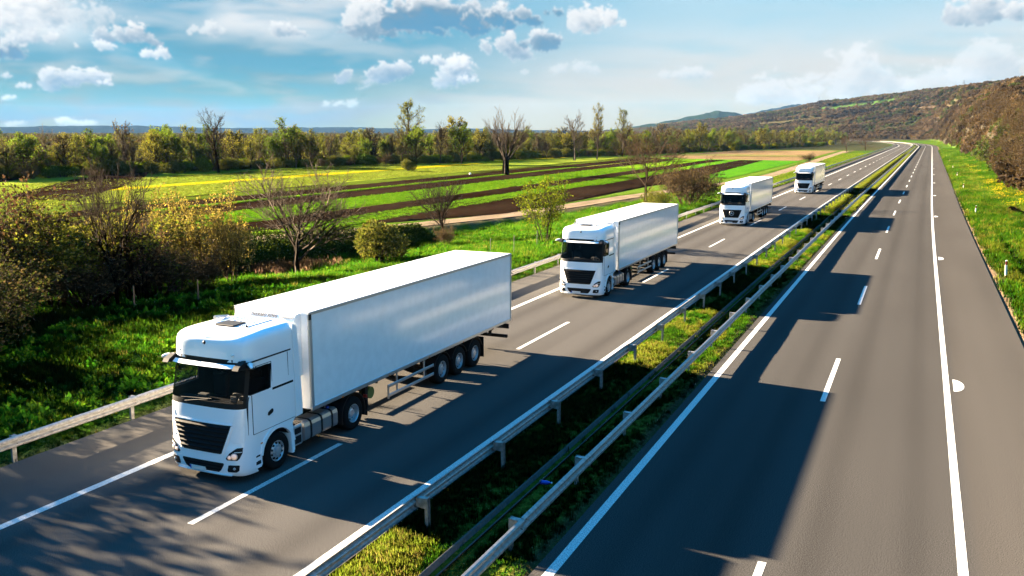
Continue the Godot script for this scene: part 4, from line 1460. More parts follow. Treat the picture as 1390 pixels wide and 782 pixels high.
	for s in [1, -1]:
		st = nb()
		cbox(st, Vector3(0.95 * s, 0.64, -2.36), Vector3(0.5, 0.58, 0.46), 0.03)
		var bx := put("battery_box", fin(st), M.trim, t)
		st = nb()
		cbox(st, Vector3(1.19 * s, 0.77, -2.38), Vector3(0.04, 0.17, 0.28), 0.008)
		cbox(st, Vector3(1.19 * s, 0.52, -2.38), Vector3(0.04, 0.22, 0.28), 0.008)
		put("vent", fin(st), M.black, bx)
		st = nb()
		for k in 5:
			cbox(st, Vector3(0.95 * s, 0.965, -2.2 - 0.09 * k), Vector3(0.46, 0.03, 0.05), 0.006)
		put("step_grating", fin(st), M.chassis, bx)
		var tank_poly := PackedVector2Array()
		for q in [[0.66, 0.40], [0.72, 0.35], [1.10, 0.35], [1.19, 0.39], [1.22, 0.47], [1.22, 0.78], [1.19, 0.88], [1.10, 0.925], [0.72, 0.925], [0.66, 0.88]]:
			tank_poly.append(Vector2(q[0] * s, q[1]))
		st = nb()
		prism_z(st, tank_poly, -2.66, -4.24)
		var tank := put("fuel_tank", fin(st), M.alu, t)
		for k in 3:
			st = nb()
			var grown := PackedVector2Array()
			for q in tank_poly:
				grown.append(Vector2(0.94 * s, 0.64) + (q - Vector2(0.94 * s, 0.64)) * 1.025)
			prism_z(st, grown, -2.92 - 0.5 * k, -3.0 - 0.5 * k)
			put("strap", fin(st), M.black, tank)
		st = nb()
		lathe(st, [[0.05, 0.0], [0.05, 0.05], [0.0, 0.055]], Vector3(1.0 * s, 0.925, -4.05), Vector3.UP, 12)
		put("filler_cap", fin(st), M.blue if s > 0 else M.black, tank)
		st = nb()
		var outer := arc_poly(5.05, 0.52, 0.63, 200, -20, 18)
		var inn := arc_poly(5.05, 0.52, 0.60, 200, -20, 18)
		inn.reverse()
		outer.append_array(inn)
		prism_x(st, outer, 0.62 * s, 1.24 * s)
		put("rear_wing", fin(st), M.black, t)
		st = nb()
		cbox(st, Vector3(0.95 * s, 0.48, -5.78), Vector3(0.58, 0.5, 0.02), 0.004)
		put("mud_flap", fin(st), M.rubber, t)
		st = nb()
		cbox(st, Vector3(1.12 * s, 0.82, -5.86), Vector3(0.14, 0.1, 0.05), 0.01)
		put("rear_lamp", fin(st), M.red, t)
		st = nb()
		cbox(st, Vector3(1.225 * s, 0.345, -3.3), Vector3(0.03, 0.035, 0.08), 0.006)
		put("side_marker", fin(st), M.amber, t)
		make_wheel(t, 1.08 * s, 1.45, 0.505, 0.31, "front")
		make_wheel(t, 1.09 * s, 5.05, 0.505, 0.29, "drive")
		make_wheel(t, 0.75 * s, 5.05, 0.505, 0.29, "drive")
		for k in 3:
			make_wheel(t, 1.06 * s, 10.66 + 1.31 * k, 0.53, 0.385, "trailer")
	# ---- trailer
	var z0 := -2.93
	var z1 := -16.58
	var lo := 1.22
	var hi := 3.985
	st = nb()
	cbox(st, Vector3(0, (lo + hi) * 0.5, (z0 + z1) * 0.5), Vector3(2.56, hi - lo - 0.02, z0 - z1 - 0.02), 0.005)
	var box := put("trailer_box", fin(st), M.panel, t)
	st = nb()
	cbox(st, Vector3(0, 3.992, (z0 + z1) * 0.5), Vector3(2.52, 0.016, z0 - z1 - 0.1), 0.004)
	put("trailer_roof", fin(st), M.roofing, box)
	for s in [1, -1]:
		st = nb()
		cbox(st, Vector3(1.278 * s, 3.955, (z0 + z1) * 0.5), Vector3(0.046, 0.09, z0 - z1), 0.012)
		put("top_rail", fin(st), M.trim, box)
		st = nb()
		cbox(st, Vector3(1.282 * s, 1.245, (z0 + z1) * 0.5), Vector3(0.05, 0.12, z0 - z1), 0.008)
		put("bottom_rail", fin(st), M.alu, box)
		st = nb()
		cbox(st, Vector3(1.26 * s, (lo + hi) * 0.5, z0 - 0.07), Vector3(0.085, hi - lo, 0.16), 0.03)
		put("corner_post", fin(st), M.trim, box)
		st = nb()
		cbox(st, Vector3(1.27 * s, (lo + hi) * 0.5, z1 + 0.05), Vector3(0.08, hi - lo, 0.10), 0.012)
		put("rear_post", fin(st), M.trim, box)
		st = nb()
		cbox(st, Vector3(1.29 * s, 3.86, z0 - 0.05), Vector3(0.05, 0.16, 0.10), 0.01)
		put("corner_cap", fin(st), M.black, box)
		for k in 5:
			st = nb()
			cbox(st, Vector3(1.302 * s, 1.205, -4.4 - 2.6 * k), Vector3(0.02, 0.035, 0.10), 0.005)
			put("side_marker", fin(st), M.amber if k < 4 else M.red, box)
	# rear doors with locking rods
	for s in [1, -1]:
		st = nb()
		cbox(st, Vector3(0.62 * s, (lo + hi) * 0.5, z1 - 0.025), Vector3(1.2, hi - lo - 0.12, 0.05), 0.01)
		var dr := put("rear_door", fin(st), M.panel, box)
		st = nb()
		for k in 2:
			cyl(st, Vector3((0.3 + 0.5 * k) * s, lo + 0.05, z1 - 0.075), Vector3((0.3 + 0.5 * k) * s, hi - 0.08, z1 - 0.075), 0.018, 0.018, 8)
		put("locking_rod", fin(st), M.alu, dr)
	# cooling unit above the cab
	st = nb()
	prism_x(st, PackedVector2Array([Vector2(2.62, 2.2), Vector2(2.58, 2.4), Vector2(2.58, 3.72), Vector2(2.62, 3.81), Vector2(2.72, 3.945), Vector2(2.90, 3.97), Vector2(2.935, 3.93), Vector2(2.935, 2.2)]), -1.02, 1.02)
	var unit := put("cooling_unit", fin(st), M.white, t)
	st = nb()
	cbox(st, Vector3(0.80, 3.872, -2.655), Vector3(0.40, 0.08, 0.05), 0.02)
	put("unit_lamp", fin(st), M.trim, unit)
	st = nb()
	cbox(st, Vector3(0, 3.1, -2.575), Vector3(1.5, 0.7, 0.03), 0.008)
	put("unit_vent", fin(st), M.black, unit)
	var tm := TextMesh.new()
	var font := SystemFont.new()
	font.font_names = PackedStringArray(["Droid Sans"])
	font.font_weight = 800
	tm.font = font
	tm.text = "THERMO KING"
	tm.font_size = 64
	tm.pixel_size = 0.0021
	tm.depth = 0.012
	put("lettering", tm, M.letters, unit, Transform3D(Basis(Vector3(1, 0, 0), deg_to_rad(-36.5)), Vector3(-0.02, 3.880, -2.668)))
	# trailer frame, legs, side guards, rear bumper
	st = nb()
	for s in [1, -1]:
		cbox(st, Vector3(0.5 * s, 1.08, -10.2), Vector3(0.12, 0.26, 12.4), 0.01)
	for k in 14:
		cbox(st, Vector3(0, 1.14, -3.6 - 0.95 * k), Vector3(2.4, 0.12, 0.08), 0.008)
	for k in 3:
		cbox(st, Vector3(0, 0.53, -10.66 - 1.31 * k), Vector3(1.9, 0.13, 0.13), 0.02)
		for s in [1, -1]:
			cbox(st, Vector3(0.5 * s, 0.78, -10.5 - 1.31 * k), Vector3(0.1, 0.4, 0.2), 0.02)
	put("trailer_frame", fin(st), M.chassis, t)
	for s in [1, -1]:
		st = nb()
		cbox(st, Vector3(0.98 * s, 0.80, -6.05), Vector3(0.14, 0.75, 0.16), 0.01)
		cbox(st, Vector3(0.98 * s, 0.40, -6.05), Vector3(0.26, 0.05, 0.3), 0.01)
		cyl(st, Vector3(0.98 * s, 0.9, -6.05), Vector3(0.52 * s, 1.0, -6.6), 0.03, 0.03, 6)
		put("landing_leg", fin(st), M.chassis, t)
		st = nb()
		cyl(st, Vector3(1.05 * s, 0.80, -6.3), Vector3(0.72 * s, 0.80, -6.3), 0.19, 0.19, 18)
		put("air_tank", fin(st), M.olive, t)
		st = nb()
		cbox(st, Vector3(1.25 * s, 0.66, -7.0), Vector3(0.05, 0.46, 0.06), 0.008)
		var guard := put("side_guard", fin(st), M.alu, t)
		for y in [0.84, 0.53]:
			st = nb()
			cbox(st, Vector3(1.255 * s, y, -8.5), Vector3(0.03, 0.10, 2.98), 0.008)
			cbox(st, Vector3(1.268 * s, y, -8.5), Vector3(0.012, 0.03, 2.96), 0.002)
			put("guard_bar", fin(st), M.alu, guard)
		for z in [-7.6, -9.4]:
			st = nb()
			cbox(st, Vector3(1.21 * s, 0.83, z), Vector3(0.05, 0.74, 0.05), 0.006)
			put("guard_post", fin(st), M.trim, guard)
		for k in 3:
			st = nb()
			var outer2 := arc_poly(10.66 + 1.31 * k, 0.53, 0.63, 160, 20, 12)
			var inn2 := arc_poly(10.66 + 1.31 * k, 0.53, 0.605, 160, 20, 12)
			inn2.reverse()
			outer2.append_array(inn2)
			prism_x(st, outer2, 0.85 * s, 1.26 * s)
			put("trailer_wing", fin(st), M.black, t)
		st = nb()
		cbox(st, Vector3(1.05 * s, 0.62, -14.02), Vector3(0.42, 0.8, 0.02), 0.004)
		put("mud_flap", fin(st), M.rubber, t)
		st = nb()
		cbox(st, Vector3(0.5 * s, 0.8, -16.2), Vector3(0.1, 0.5, 0.12), 0.01)
		put("bumper_bracket", fin(st), M.chassis, t)
		st = nb()
		cbox(st, Vector3(1.0 * s, 0.95, -16.5), Vector3(0.42, 0.15, 0.1), 0.01)
		put("tail_lamp", fin(st), M.red, t)
	st = nb()
	cbox(st, Vector3(0, 0.56, -16.35), Vector3(2.44, 0.13, 0.1), 0.01)
	put("rear_bumper", fin(st), M.chassis, t)
	st = nb()
	cbox(st, Vector3(0, 0.97, -16.42), Vector3(2.5, 0.2, 0.06), 0.01)
	put("lamp_bar", fin(st), M.chassis, t)
	return t

func emblem(parent: Node) -> void:      # a ring with a three-pointed star
	var st := nb()
	var c := Vector3(0, 1.22, 0.075)
	for k in 28:
		var a0 := TAU * k / 28.0
		var a1 := TAU * (k + 1) / 28.0
		cyl(st, c + Vector3(cos(a0), sin(a0), 0) * 0.21, c + Vector3(cos(a1), sin(a1), 0) * 0.21, 0.016, 0.016, 6, false)
	for k in 3:
		var a := PI / 2 + TAU * k / 3.0
		var d := Vector3(cos(a), sin(a), 0)
		var w := Vector3(-sin(a), cos(a), 0)
		st.set_smooth_group(-1)
		quad(st, c - d * 0.02 + w * 0.045, c + Vector3(0, 0, 0.03), c + d * 0.21, c + d * 0.1 + w * 0.02, Vector3(0, 0, 1))
		quad(st, c - d * 0.02 - w * 0.045, c + Vector3(0, 0, 0.03), c + d * 0.21, c + d * 0.1 - w * 0.02, Vector3(0, 0, 1))
	put("emblem", fin(st), M.alu, parent)

func make_trucks() -> void:
	var first := make_truck()
	var grp := "white lorries driving towards the camera"
	var spots := [
		[-16.40, 17.15, "nearest white lorry with reefer trailer, lettering on the cooling unit above its cab"],
		[-16.50, 45.83, "second white lorry from the front, beside the young green tree"],
		[-16.35, 88.49, "third white lorry, round star emblem on its black grille"],
		[-15.62, 140.0, "farthest and smallest white lorry, last of the four in the lane"]]
	for k in 4:
		var t: Node3D = first
		if k > 0:
			t = first.duplicate()
			t.name = numbered("semi_truck")
			add_child(t)
			t.get_node("cooling_unit/lettering").free()
		t.position = Vector3(spots[k][0], 0.004, -spots[k][1])
		t.rotation.y = -atan(xo_slope(spots[k][1] + 8.0))
		tag(t, spots[k][2], "truck", grp)
		if k == 2:
			emblem(t.get_node("grille"))

# ------------------------------------------------------------------ plants
func rnd_dir(r: RandomNumberGenerator) -> Vector3:
	var z := r.randf_range(-1, 1)
	var a := r.randf() * TAU
	var s := sqrt(1.0 - z * z)
	return Vector3(s * cos(a), z, s * sin(a))

# grows one branch and its children; wood thicker than level FINE goes to G, the rest to F; leaf places go to TIPS
func branch(g: MB, f: MB, tips: Array, p: Vector3, dir: Vector3, l: float, rad: float, level: int, P: Dictionary, r: RandomNumberGenerator) -> void:
	var segs: int = 5 if level == 0 else (4 if level == 1 else (3 if level < P.levels else 2))
	var pts := PackedVector3Array([p])
	var rs := PackedFloat32Array([rad])
	var d := dir
	var end: float = 0.5 if level < P.levels else 0.25
	if level == 0:
		end = P.get("taper", 0.45)
	for k in segs:
		d = (d + rnd_dir(r) * P.wiggle + Vector3.UP * P.up * (0.3 if level == 0 else 1.0)).normalized()
		p += d * l / segs
		pts.append(p)
		rs.append(lerpf(rad, rad * end, float(k + 1) / segs))
	(g if level < P.fine else f).tube(pts, rs, [7, 6, 5, 4, 3, 3, 3][level])
	if level >= P.levels - 1:
		for k in range(1, pts.size()):
			tips.append([pts[k], d])
	if level >= P.levels:
		return
	var n: int = P.kids[level]
	var turn := r.randf() * TAU
	for k in n:
		var t := lerpf(P.from[level], 1.0, (k + r.randf()) / n)
		var at := t * segs
		var j := mini(int(at), segs - 1)
		var q := pts[j].lerp(pts[j + 1], at - j)
		var along := (pts[j + 1] - pts[j]).normalized()
		turn += 2.4 + r.randf_range(-0.5, 0.5)
		var b := basis_for(along)
		var out: Vector3 = b[0] * cos(turn) + b[1] * sin(turn)
		var ang := deg_to_rad(P.angle[level] * r.randf_range(0.7, 1.25)) * (1.0 if t < 0.97 else 0.5)
		var nd := (along * cos(ang) + out * sin(ang)).normalized()
		branch(g, f, tips, q, nd, l * P.ratio[level] * r.randf_range(0.7, 1.15) * lerpf(P.get("low", 1.1), P.get("high", 0.75), t), maxf(P.get("thin", 0.006), lerpf(rad, rad * end, t) * P.get("thick", 0.55)), level + 1, P, r)

func pick_color(cols: Array, r: RandomNumberGenerator) -> Color:
	var a: Vector3 = cols[r.randi() % cols.size()]
	var v := r.randf_range(0.7, 1.3)
	return Color(a.x * v, a.y * v, a.z * v)

# a tree or shrub of unit 1 m = 1 m, base at the origin: Node3D > trunk, crown
func make_plant(P: Dictionary, seed_: int) -> Dictionary:
	var r := RandomNumberGenerator.new()
	r.seed = seed_
	var g := MB.new()
	var f := MB.new()
	var lv := MB.new()
	var tips := []
	var stems: int = P.get("stems", 1)
	for k in stems:
		var dir := Vector3(P.get("lean", 0.0), 1, P.get("lean_z", 0.0))
		var at := Vector3(0, -0.3, 0)
		if stems > 1:
			var a := TAU * (k + r.randf()) / stems
			dir = (Vector3.UP + Vector3(cos(a), 0, sin(a)) * P.spread * r.randf_range(0.3, 1.0)).normalized()
			at += Vector3(cos(a), 0, sin(a)) * P.get("base", 0.2) * r.randf()
		branch(g, f, tips, at, dir.normalized(), P.length * (r.randf_range(0.75, 1.1) if stems > 1 else 1.0), P.radius, 0, P, r)
	var per: float = P.get("leaves", 0.0)
	for t in tips:
		var n := int(per) + (1 if r.randf() < per - int(per) else 0)
		for k in n:
			var s: float = P.leaf * r.randf_range(0.6, 1.4)
			var d := (rnd_dir(r) + (t[1] as Vector3) * 0.6 + Vector3.UP * 0.2).normalized()
			var side := d.cross(rnd_dir(r)).normalized()
			lv.leaf((t[0] as Vector3) + rnd_dir(r) * P.get("scatter", 0.12), d, side, s, s * P.get("leaf_w", 0.32), pick_color(P.colors, r))
	var out := {"trunk": null, "twigs": null, "crown": null, "bark": P.bark}
	if g.v.size() > 0:
		out.trunk = g.mesh()
	if f.v.size() > 0:
		out.twigs = f.mesh()
	if lv.v.size() > 0:
		out.crown = lv.mesh()
	var top := 0.0
	for t in tips:
		top = maxf(top, (t[0] as Vector3).y)
	out.h = top
	return out

func plant(proto: Dictionary, called: String, label: String, cat: String, x: float, z: float, h: float, turn: float, group := "", wide := 1.0, y := 1e9) -> Node3D:
	var o := thing(called, label, cat, Vector3(x, (land(x, z) if y > 1e8 else y) - 0.03, z), turn, group)
	var s: float = h / proto.h
	o.scale = Vector3(s * wide, s, s * wide)
	if proto.trunk != null:
		put("trunk", proto.trunk, proto.bark, o)
	if proto.twigs != null:
		put("twigs", proto.twigs, proto.bark, o)
	if proto.crown != null:
		put("crown", proto.crown, M.leaf, o)
	return o

# a dense round bush: leaves in a lumpy shell over a few stems
func make_bush(seed_: int, w: float, h: float, n: int, leaf: float, colors: Array, bark: Material, open := 0.25) -> Dictionary:
	var r := RandomNumberGenerator.new()
	r.seed = seed_
	var g := MB.new()
	var lv := MB.new()
	var lumps := []
	for k in 9:
		var a := r.randf() * TAU
		var rr := sqrt(r.randf()) * 0.6
		var s := r.randf_range(0.32, 0.55)
		lumps.append([Vector3(cos(a) * rr * w * 0.5, h * r.randf_range(0.3, 0.66) * (1.0 - 0.25 * rr), sin(a) * rr * w * 0.5), s])
		g.tube(PackedVector3Array([Vector3(cos(a) * 0.1, -0.2, sin(a) * 0.1), Vector3(lumps[k][0].x * 0.5, h * 0.3, lumps[k][0].z * 0.5), lumps[k][0]]), PackedFloat32Array([0.035 * h / 2.0, 0.022 * h / 2.0, 0.008]), 4)
	for k in n:
		var q: Array = lumps[r.randi() % lumps.size()]
		var d := rnd_dir(r)
		var rad: float = q[1] * (1.0 - open * r.randf() * r.randf() - 0.05) * (1.0 + 0.12 * r.randf_range(-1, 1))
		var p: Vector3 = (q[0] as Vector3) + Vector3(d.x * rad * w * 0.5, d.y * rad * h * 0.62, d.z * rad * w * 0.5)
		if p.y < 0.02:
			p.y = r.randf() * 0.1 * h
		var ld := (d + rnd_dir(r) * 0.7 + Vector3.UP * 0.3).normalized()
		var s: float = leaf * r.randf_range(0.6, 1.4)
		lv.leaf(p, ld, ld.cross(rnd_dir(r)).normalized(), s, s * 0.33, pick_color(colors, r))
	return {"trunk": g.mesh(), "twigs": null, "crown": lv.mesh(), "bark": bark, "h": h}

func tuft_mesh(seed_: int, blades: int, h: float, spread: float, wide: float) -> ArrayMesh:
	var r := RandomNumberGenerator.new()
	r.seed = seed_
	var g := MB.new()
	for k in blades:
		var a := r.randf() * TAU
		var o := Vector3(cos(a), 0, sin(a))
		var p := o * spread * r.randf()
		var a2 := r.randf() * TAU
		var lean := Vector3(cos(a2), 0, sin(a2)) * r.randf_range(0.1, 0.7)
		var side := Vector3(-sin(a2), 0, cos(a2))
		var l := h * r.randf_range(0.5, 1.2)
		var w := wide * r.randf_range(0.7, 1.3)
		var m := p + (Vector3.UP + lean * 0.35).normalized() * l * 0.55
		var t := m + (Vector3.UP * 0.7 + lean).normalized() * l * 0.5
		var f := g.v.size()
		g.v.append(p - side * w); g.v.append(p + side * w); g.v.append(m + side * w * 0.8); g.v.append(m - side * w * 0.8); g.v.append(t)
		var n := side.cross(m - p).normalized()
		for j in 5:
			g.n.append(n)
			g.c.append(Color.WHITE)
		for j in [0, 1, 2, 0, 2, 3, 3, 2, 4]:
			g.i.append(f + j)
	return g.mesh()

func scatter(called: String, label: String, cat: String, mesh: Mesh, m: Material, spots: Array) -> void:
	# spots: [Transform3D, Color]
	var mm := MultiMesh.new()
	mm.transform_format = MultiMesh.TRANSFORM_3D
	mm.use_colors = true
	mm.mesh = mesh
	mm.instance_count = spots.size()
	for k in spots.size():
		mm.set_instance_transform(k, spots[k][0])
		mm.set_instance_color(k, spots[k][1])
	var o := MultiMeshInstance3D.new()
	o.multimesh = mm
	o.material_override = m
	o.name = numbered(called)
	add_child(o)
	tag(o, label, cat)
	o.set_meta("kind", "stuff")

func place(x: float, y: float, z: float, s: float, r: RandomNumberGenerator, tall := 1.0) -> Transform3D:
	return Transform3D(Basis(Vector3.UP, r.randf() * TAU).scaled(Vector3(s, s * tall, s)), Vector3(x, y, z))

func make_grass() -> void:
	var r := RandomNumberGenerator.new()
	r.seed = 91
	var tuft := tuft_mesh(1, 16, 0.16, 0.13, 0.006)
	var far_tuft := tuft_mesh(2, 14, 0.17, 0.22, 0.014)
	var lush := [Vector3(0.028, 0.12, 0.006), Vector3(0.045, 0.14, 0.007), Vector3(0.075, 0.155, 0.009), Vector3(0.025, 0.085, 0.006)]
	var dry := [Vector3(0.15, 0.19, 0.018), Vector3(0.13, 0.17, 0.02), Vector3(0.11, 0.18, 0.012), Vector3(0.20, 0.18, 0.04)]
	# median
	var spots := []
	for k in 30000:
		var d := 9.0 + 150.0 * pow(r.randf(), 1.9)
		var u := r.randf_range(-10.42, -6.85)
		if absf(u + 8.54) < 0.28 and r.randf() < 0.96:
			continue
		var n := noise_a.get_noise_2d(u * 4.0, d * 2.0)
		if u > -7.2 and r.randf() < 0.55 + n:
			continue
		if n < -0.28 and r.randf() < 0.7:
			continue
		var x := u + xo(d)
		var s := r.randf_range(0.55, 1.15) * (1.0 + 0.6 * n) * (1.0 + d / 160.0)
		spots.append([place(x, land(x, -d) - 0.01, -d, s, r, r.randf_range(0.7, 1.1)), pick_color(dry if n > 0.0 else lush, r)])
	scatter("median_grass", "short green and yellowish grass growing between the two median guard rails", "grass", tuft, M.blade, spots)
	spots = []
	for k in 26000:                     # farther part of the median
		var d := r.randf_range(110.0, 420.0)
		var u := r.randf_range(-10.4, -6.9)
		if absf(u + 8.54) < 0.3:
			continue
		var x := u + xo(d)
		spots.append([place(x, land(x, -d) - 0.01, -d, r.randf_range(1.0, 1.8), r), pick_color(dry, r)])
	scatter("median_grass", "grass of the far median between the guard rails", "grass", far_tuft, M.blade, spots)
	# left verge
	spots = []
	for k in 105000:
		var d := 8.0 + 132.0 * pow(r.randf(), 1.5)
		var w := r.randf()
		var te := bank_x(d) + 1.6
		var x := lerpf(xo(d) - 22.15, maxf(te, -56.0), w)
		if x < te:
			continue
		var n := noise_a.get_noise_2d(x * 1.3, d * 1.3)
		if n < -0.3 and r.randf() < 0.6:
			continue
		var s := r.randf_range(0.7, 1.7) * (1.0 + 0.8 * maxf(0.0, n)) * (1.0 + d / 120.0)
		if x > xo(d) - 23.6:
			s *= 0.6
		spots.append([place(x, land(x, -d) - 0.02, -d, s, r, r.randf_range(0.8, 1.3)), pick_color(lush if r.randf() < 0.9 else dry, r)])
	scatter("verge_grass", "lush green grass on the slope left of the motorway", "grass", tuft, M.blade, spots)
	spots = []
	for k in 40000:                     # narrow verge farther on
		var d := r.randf_range(130.0, 420.0)
		var x := r.randf_range(track_x(d) + 1.9, xo(d) - 22.2)
		spots.append([place(x, land(x, -d) - 0.02, -d, r.randf_range(1.0, 2.0), r), pick_color(lush if r.randf() < 0.5 else dry, r)])
	scatter("verge_grass", "bright grass strip between the left guard rail and the farm track", "grass", far_tuft, M.blade, spots)
	# right verge
	spots = []
	for k in 90000:
		var d := 28.0 + 480.0 * pow(r.randf(), 1.3)
		var u := 4.75 + 10.5 * pow(r.randf(), 1.1)
		var n := noise_a.get_noise_2d(u * 2.0, d * 1.0)
		if u < 5.3 and r.randf() < 0.7:
			continue
		if absf(u - 6.8) < 0.3 and d < 90.0 and r.randf() < 0.8:
			continue
		if n < -0.25 and r.randf() < 0.5:
			continue
		var x := u + xo(d)
		spots.append([place(x, land(x, -d) - 0.02, -d, r.randf_range(0.8, 1.6) * (1.0 + d / 200.0) * (1.0 + 0.7 * maxf(n, 0.0)), r, r.randf_range(0.8, 1.2)), pick_color(lush if r.randf() < 0.65 + n else dry, r) * (0.8 + 0.5 * noise_b.get_noise_2d(u * 9.0, d * 3.0))])
	scatter("verge_grass", "green grass on the bank right of the hard shoulder", "grass", tuft_mesh(3, 14, 0.17, 0.16, 0.010), M.blade, spots)
	spots = []
	for k in 2600:
		var d := 40.0 + 360.0 * pow(r.randf(), 1.2)
		var u := 6.0 + 8.5 * r.randf()
		if noise_b.get_noise_2d(u * 9.0, d * 3.0) < 0.02:
			continue
		var x := u + xo(d)
		spots.append([place(x, land(x, -d) - 0.03, -d, r.randf_range(2.0, 4.2), r, r.randf_range(0.8, 1.2)), pick_color(lush, r) * 0.75])
	scatter("tussocks", "coarse dark green tussocks on the right grass bank", "grass", tuft, M.blade, spots)
	# crop blades on the green strips and clods with weeds on the ploughed ones
	spots = []
	for k in 60000:
		var d := 70.0 + 150.0 * pow(r.randf(), 1.5)
		var strip: Array = [[-49.5, -54.2], [-61.0, -70.2], [-94.5, -112.0], [-119.0, -140.0], [-78.3, -79.2]][r.randi() % 5]
		var x := r.randf_range(strip[1], strip[0]) - 0.012 * (d - 60.0)
		if track_x(d) - 3.0 < x:
			continue
		var pale: bool = strip[0] < -80.0
		spots.append([place(x, 0.05, -d, r.randf_range(0.8, 1.8), r, r.randf_range(0.5, 1.0)), pick_color([Vector3(0.13, 0.19, 0.02), Vector3(0.16, 0.2, 0.03)] if pale else [Vector3(0.06, 0.17, 0.008), Vector3(0.09, 0.19, 0.01)], r)])
	scatter("crop_blades", "young green crop standing on the field strips", "crop", far_tuft, M.blade, spots)
	# broad-leaved weeds on the left slope
	var wb := MB.new()
	var r2 := RandomNumberGenerator.new()
	r2.seed = 12
	for k in 26:
		var d := (rnd_dir(r2) * Vector3(1, 0.4, 1) + Vector3.UP * 0.5).normalized()
		wb.leaf(Vector3(r2.randf_range(-0.12, 0.12), r2.randf_range(0.0, 0.12), r2.randf_range(-0.12, 0.12)), d, d.cross(rnd_dir(r2)).normalized(), r2.randf_range(0.10, 0.2), 0.035, Color.WHITE)
	spots = []
	for k in 9000:
		var d := 14.0 + 70.0 * pow(r.randf(), 1.3)
		var x := r.randf_range(bank_x(d) + 2.0, xo(d) - 23.2)
		if x < -54.0 or noise_a.get_noise_2d(x * 0.9 + 50.0, d * 0.9) < -0.05:
			continue
		spots.append([place(x, land(x, -d) + 0.02, -d, r.randf_range(0.7, 1.9), r), pick_color(lush, r)])
	scatter("verge_weeds", "broad-leaved weeds in the grass left of the motorway", "weeds", wb.mesh(), M.leaf, spots)
	# yellow flowers on the right bank
	var fl := MB.new()
	for k in 10:
		var p := Vector3(r2.randf_range(-0.25, 0.25), r2.randf_range(0.15, 0.34), r2.randf_range(-0.25, 0.25))
		var d := (Vector3.UP + rnd_dir(r2) * 0.5).normalized()
		fl.leaf(p, d.cross(Vector3.RIGHT).normalized(), d.cross(Vector3.FORWARD).normalized(), 0.07, 0.035, Color.WHITE)
	spots = []
	for k in 1300:
		var d := r.randf_range(120.0, 300.0)
		var u := 9.5 + 4.0 * r.randf() + noise_a.get_noise_2d(d, 3.0) * 2.0
		if noise_a.get_noise_2d(u * 2.0 + 9.0, d * 0.5) < -0.02:
			continue
		var x := u + xo(d)
		spots.append([place(x, land(x, -d), -d, r.randf_range(1.0, 2.0), r), Color(0.55 * r.randf_range(0.7, 1.2), 0.42, 0.01)])
	for k in 260:
		var d := r.randf_range(16.0, 40.0)
		var x := r.randf_range(-34.0, xo(d) - 23.0)
		spots.append([place(x, land(x, -d), -d, r.randf_range(0.4, 0.7), r), Color(0.5, 0.42, 0.01)])
	scatter("yellow_flowers", "yellow wild flowers along the foot of the right bank", "flowers", fl.mesh(), M.leaf, spots)
	# dead brown grass below the bank
	spots = []
	for k in 2600:
		var d := r.randf_range(38.0, 60.0)
		var te := bank_x(d)
		var x := te + 2.0 + absf(r.randfn(0.0, 1.6)) + 3.0 * r.randf()
		if x > -29.0 or noise_a.get_noise_2d(x * 1.5, d * 1.5) < -0.1:
			continue
		spots.append([place(x, land(x, -d) - 0.02, -d, r.randf_range(2.2, 4.6), r, r.randf_range(0.8, 1.3)), pick_color([Vector3(0.20, 0.13, 0.075), Vector3(0.15, 0.09, 0.06), Vector3(0.24, 0.18, 0.10)], r)])
	scatter("dead_grass", "tall dry brown grass at the foot of the dark bank", "grass", tuft, M.blade, spots)

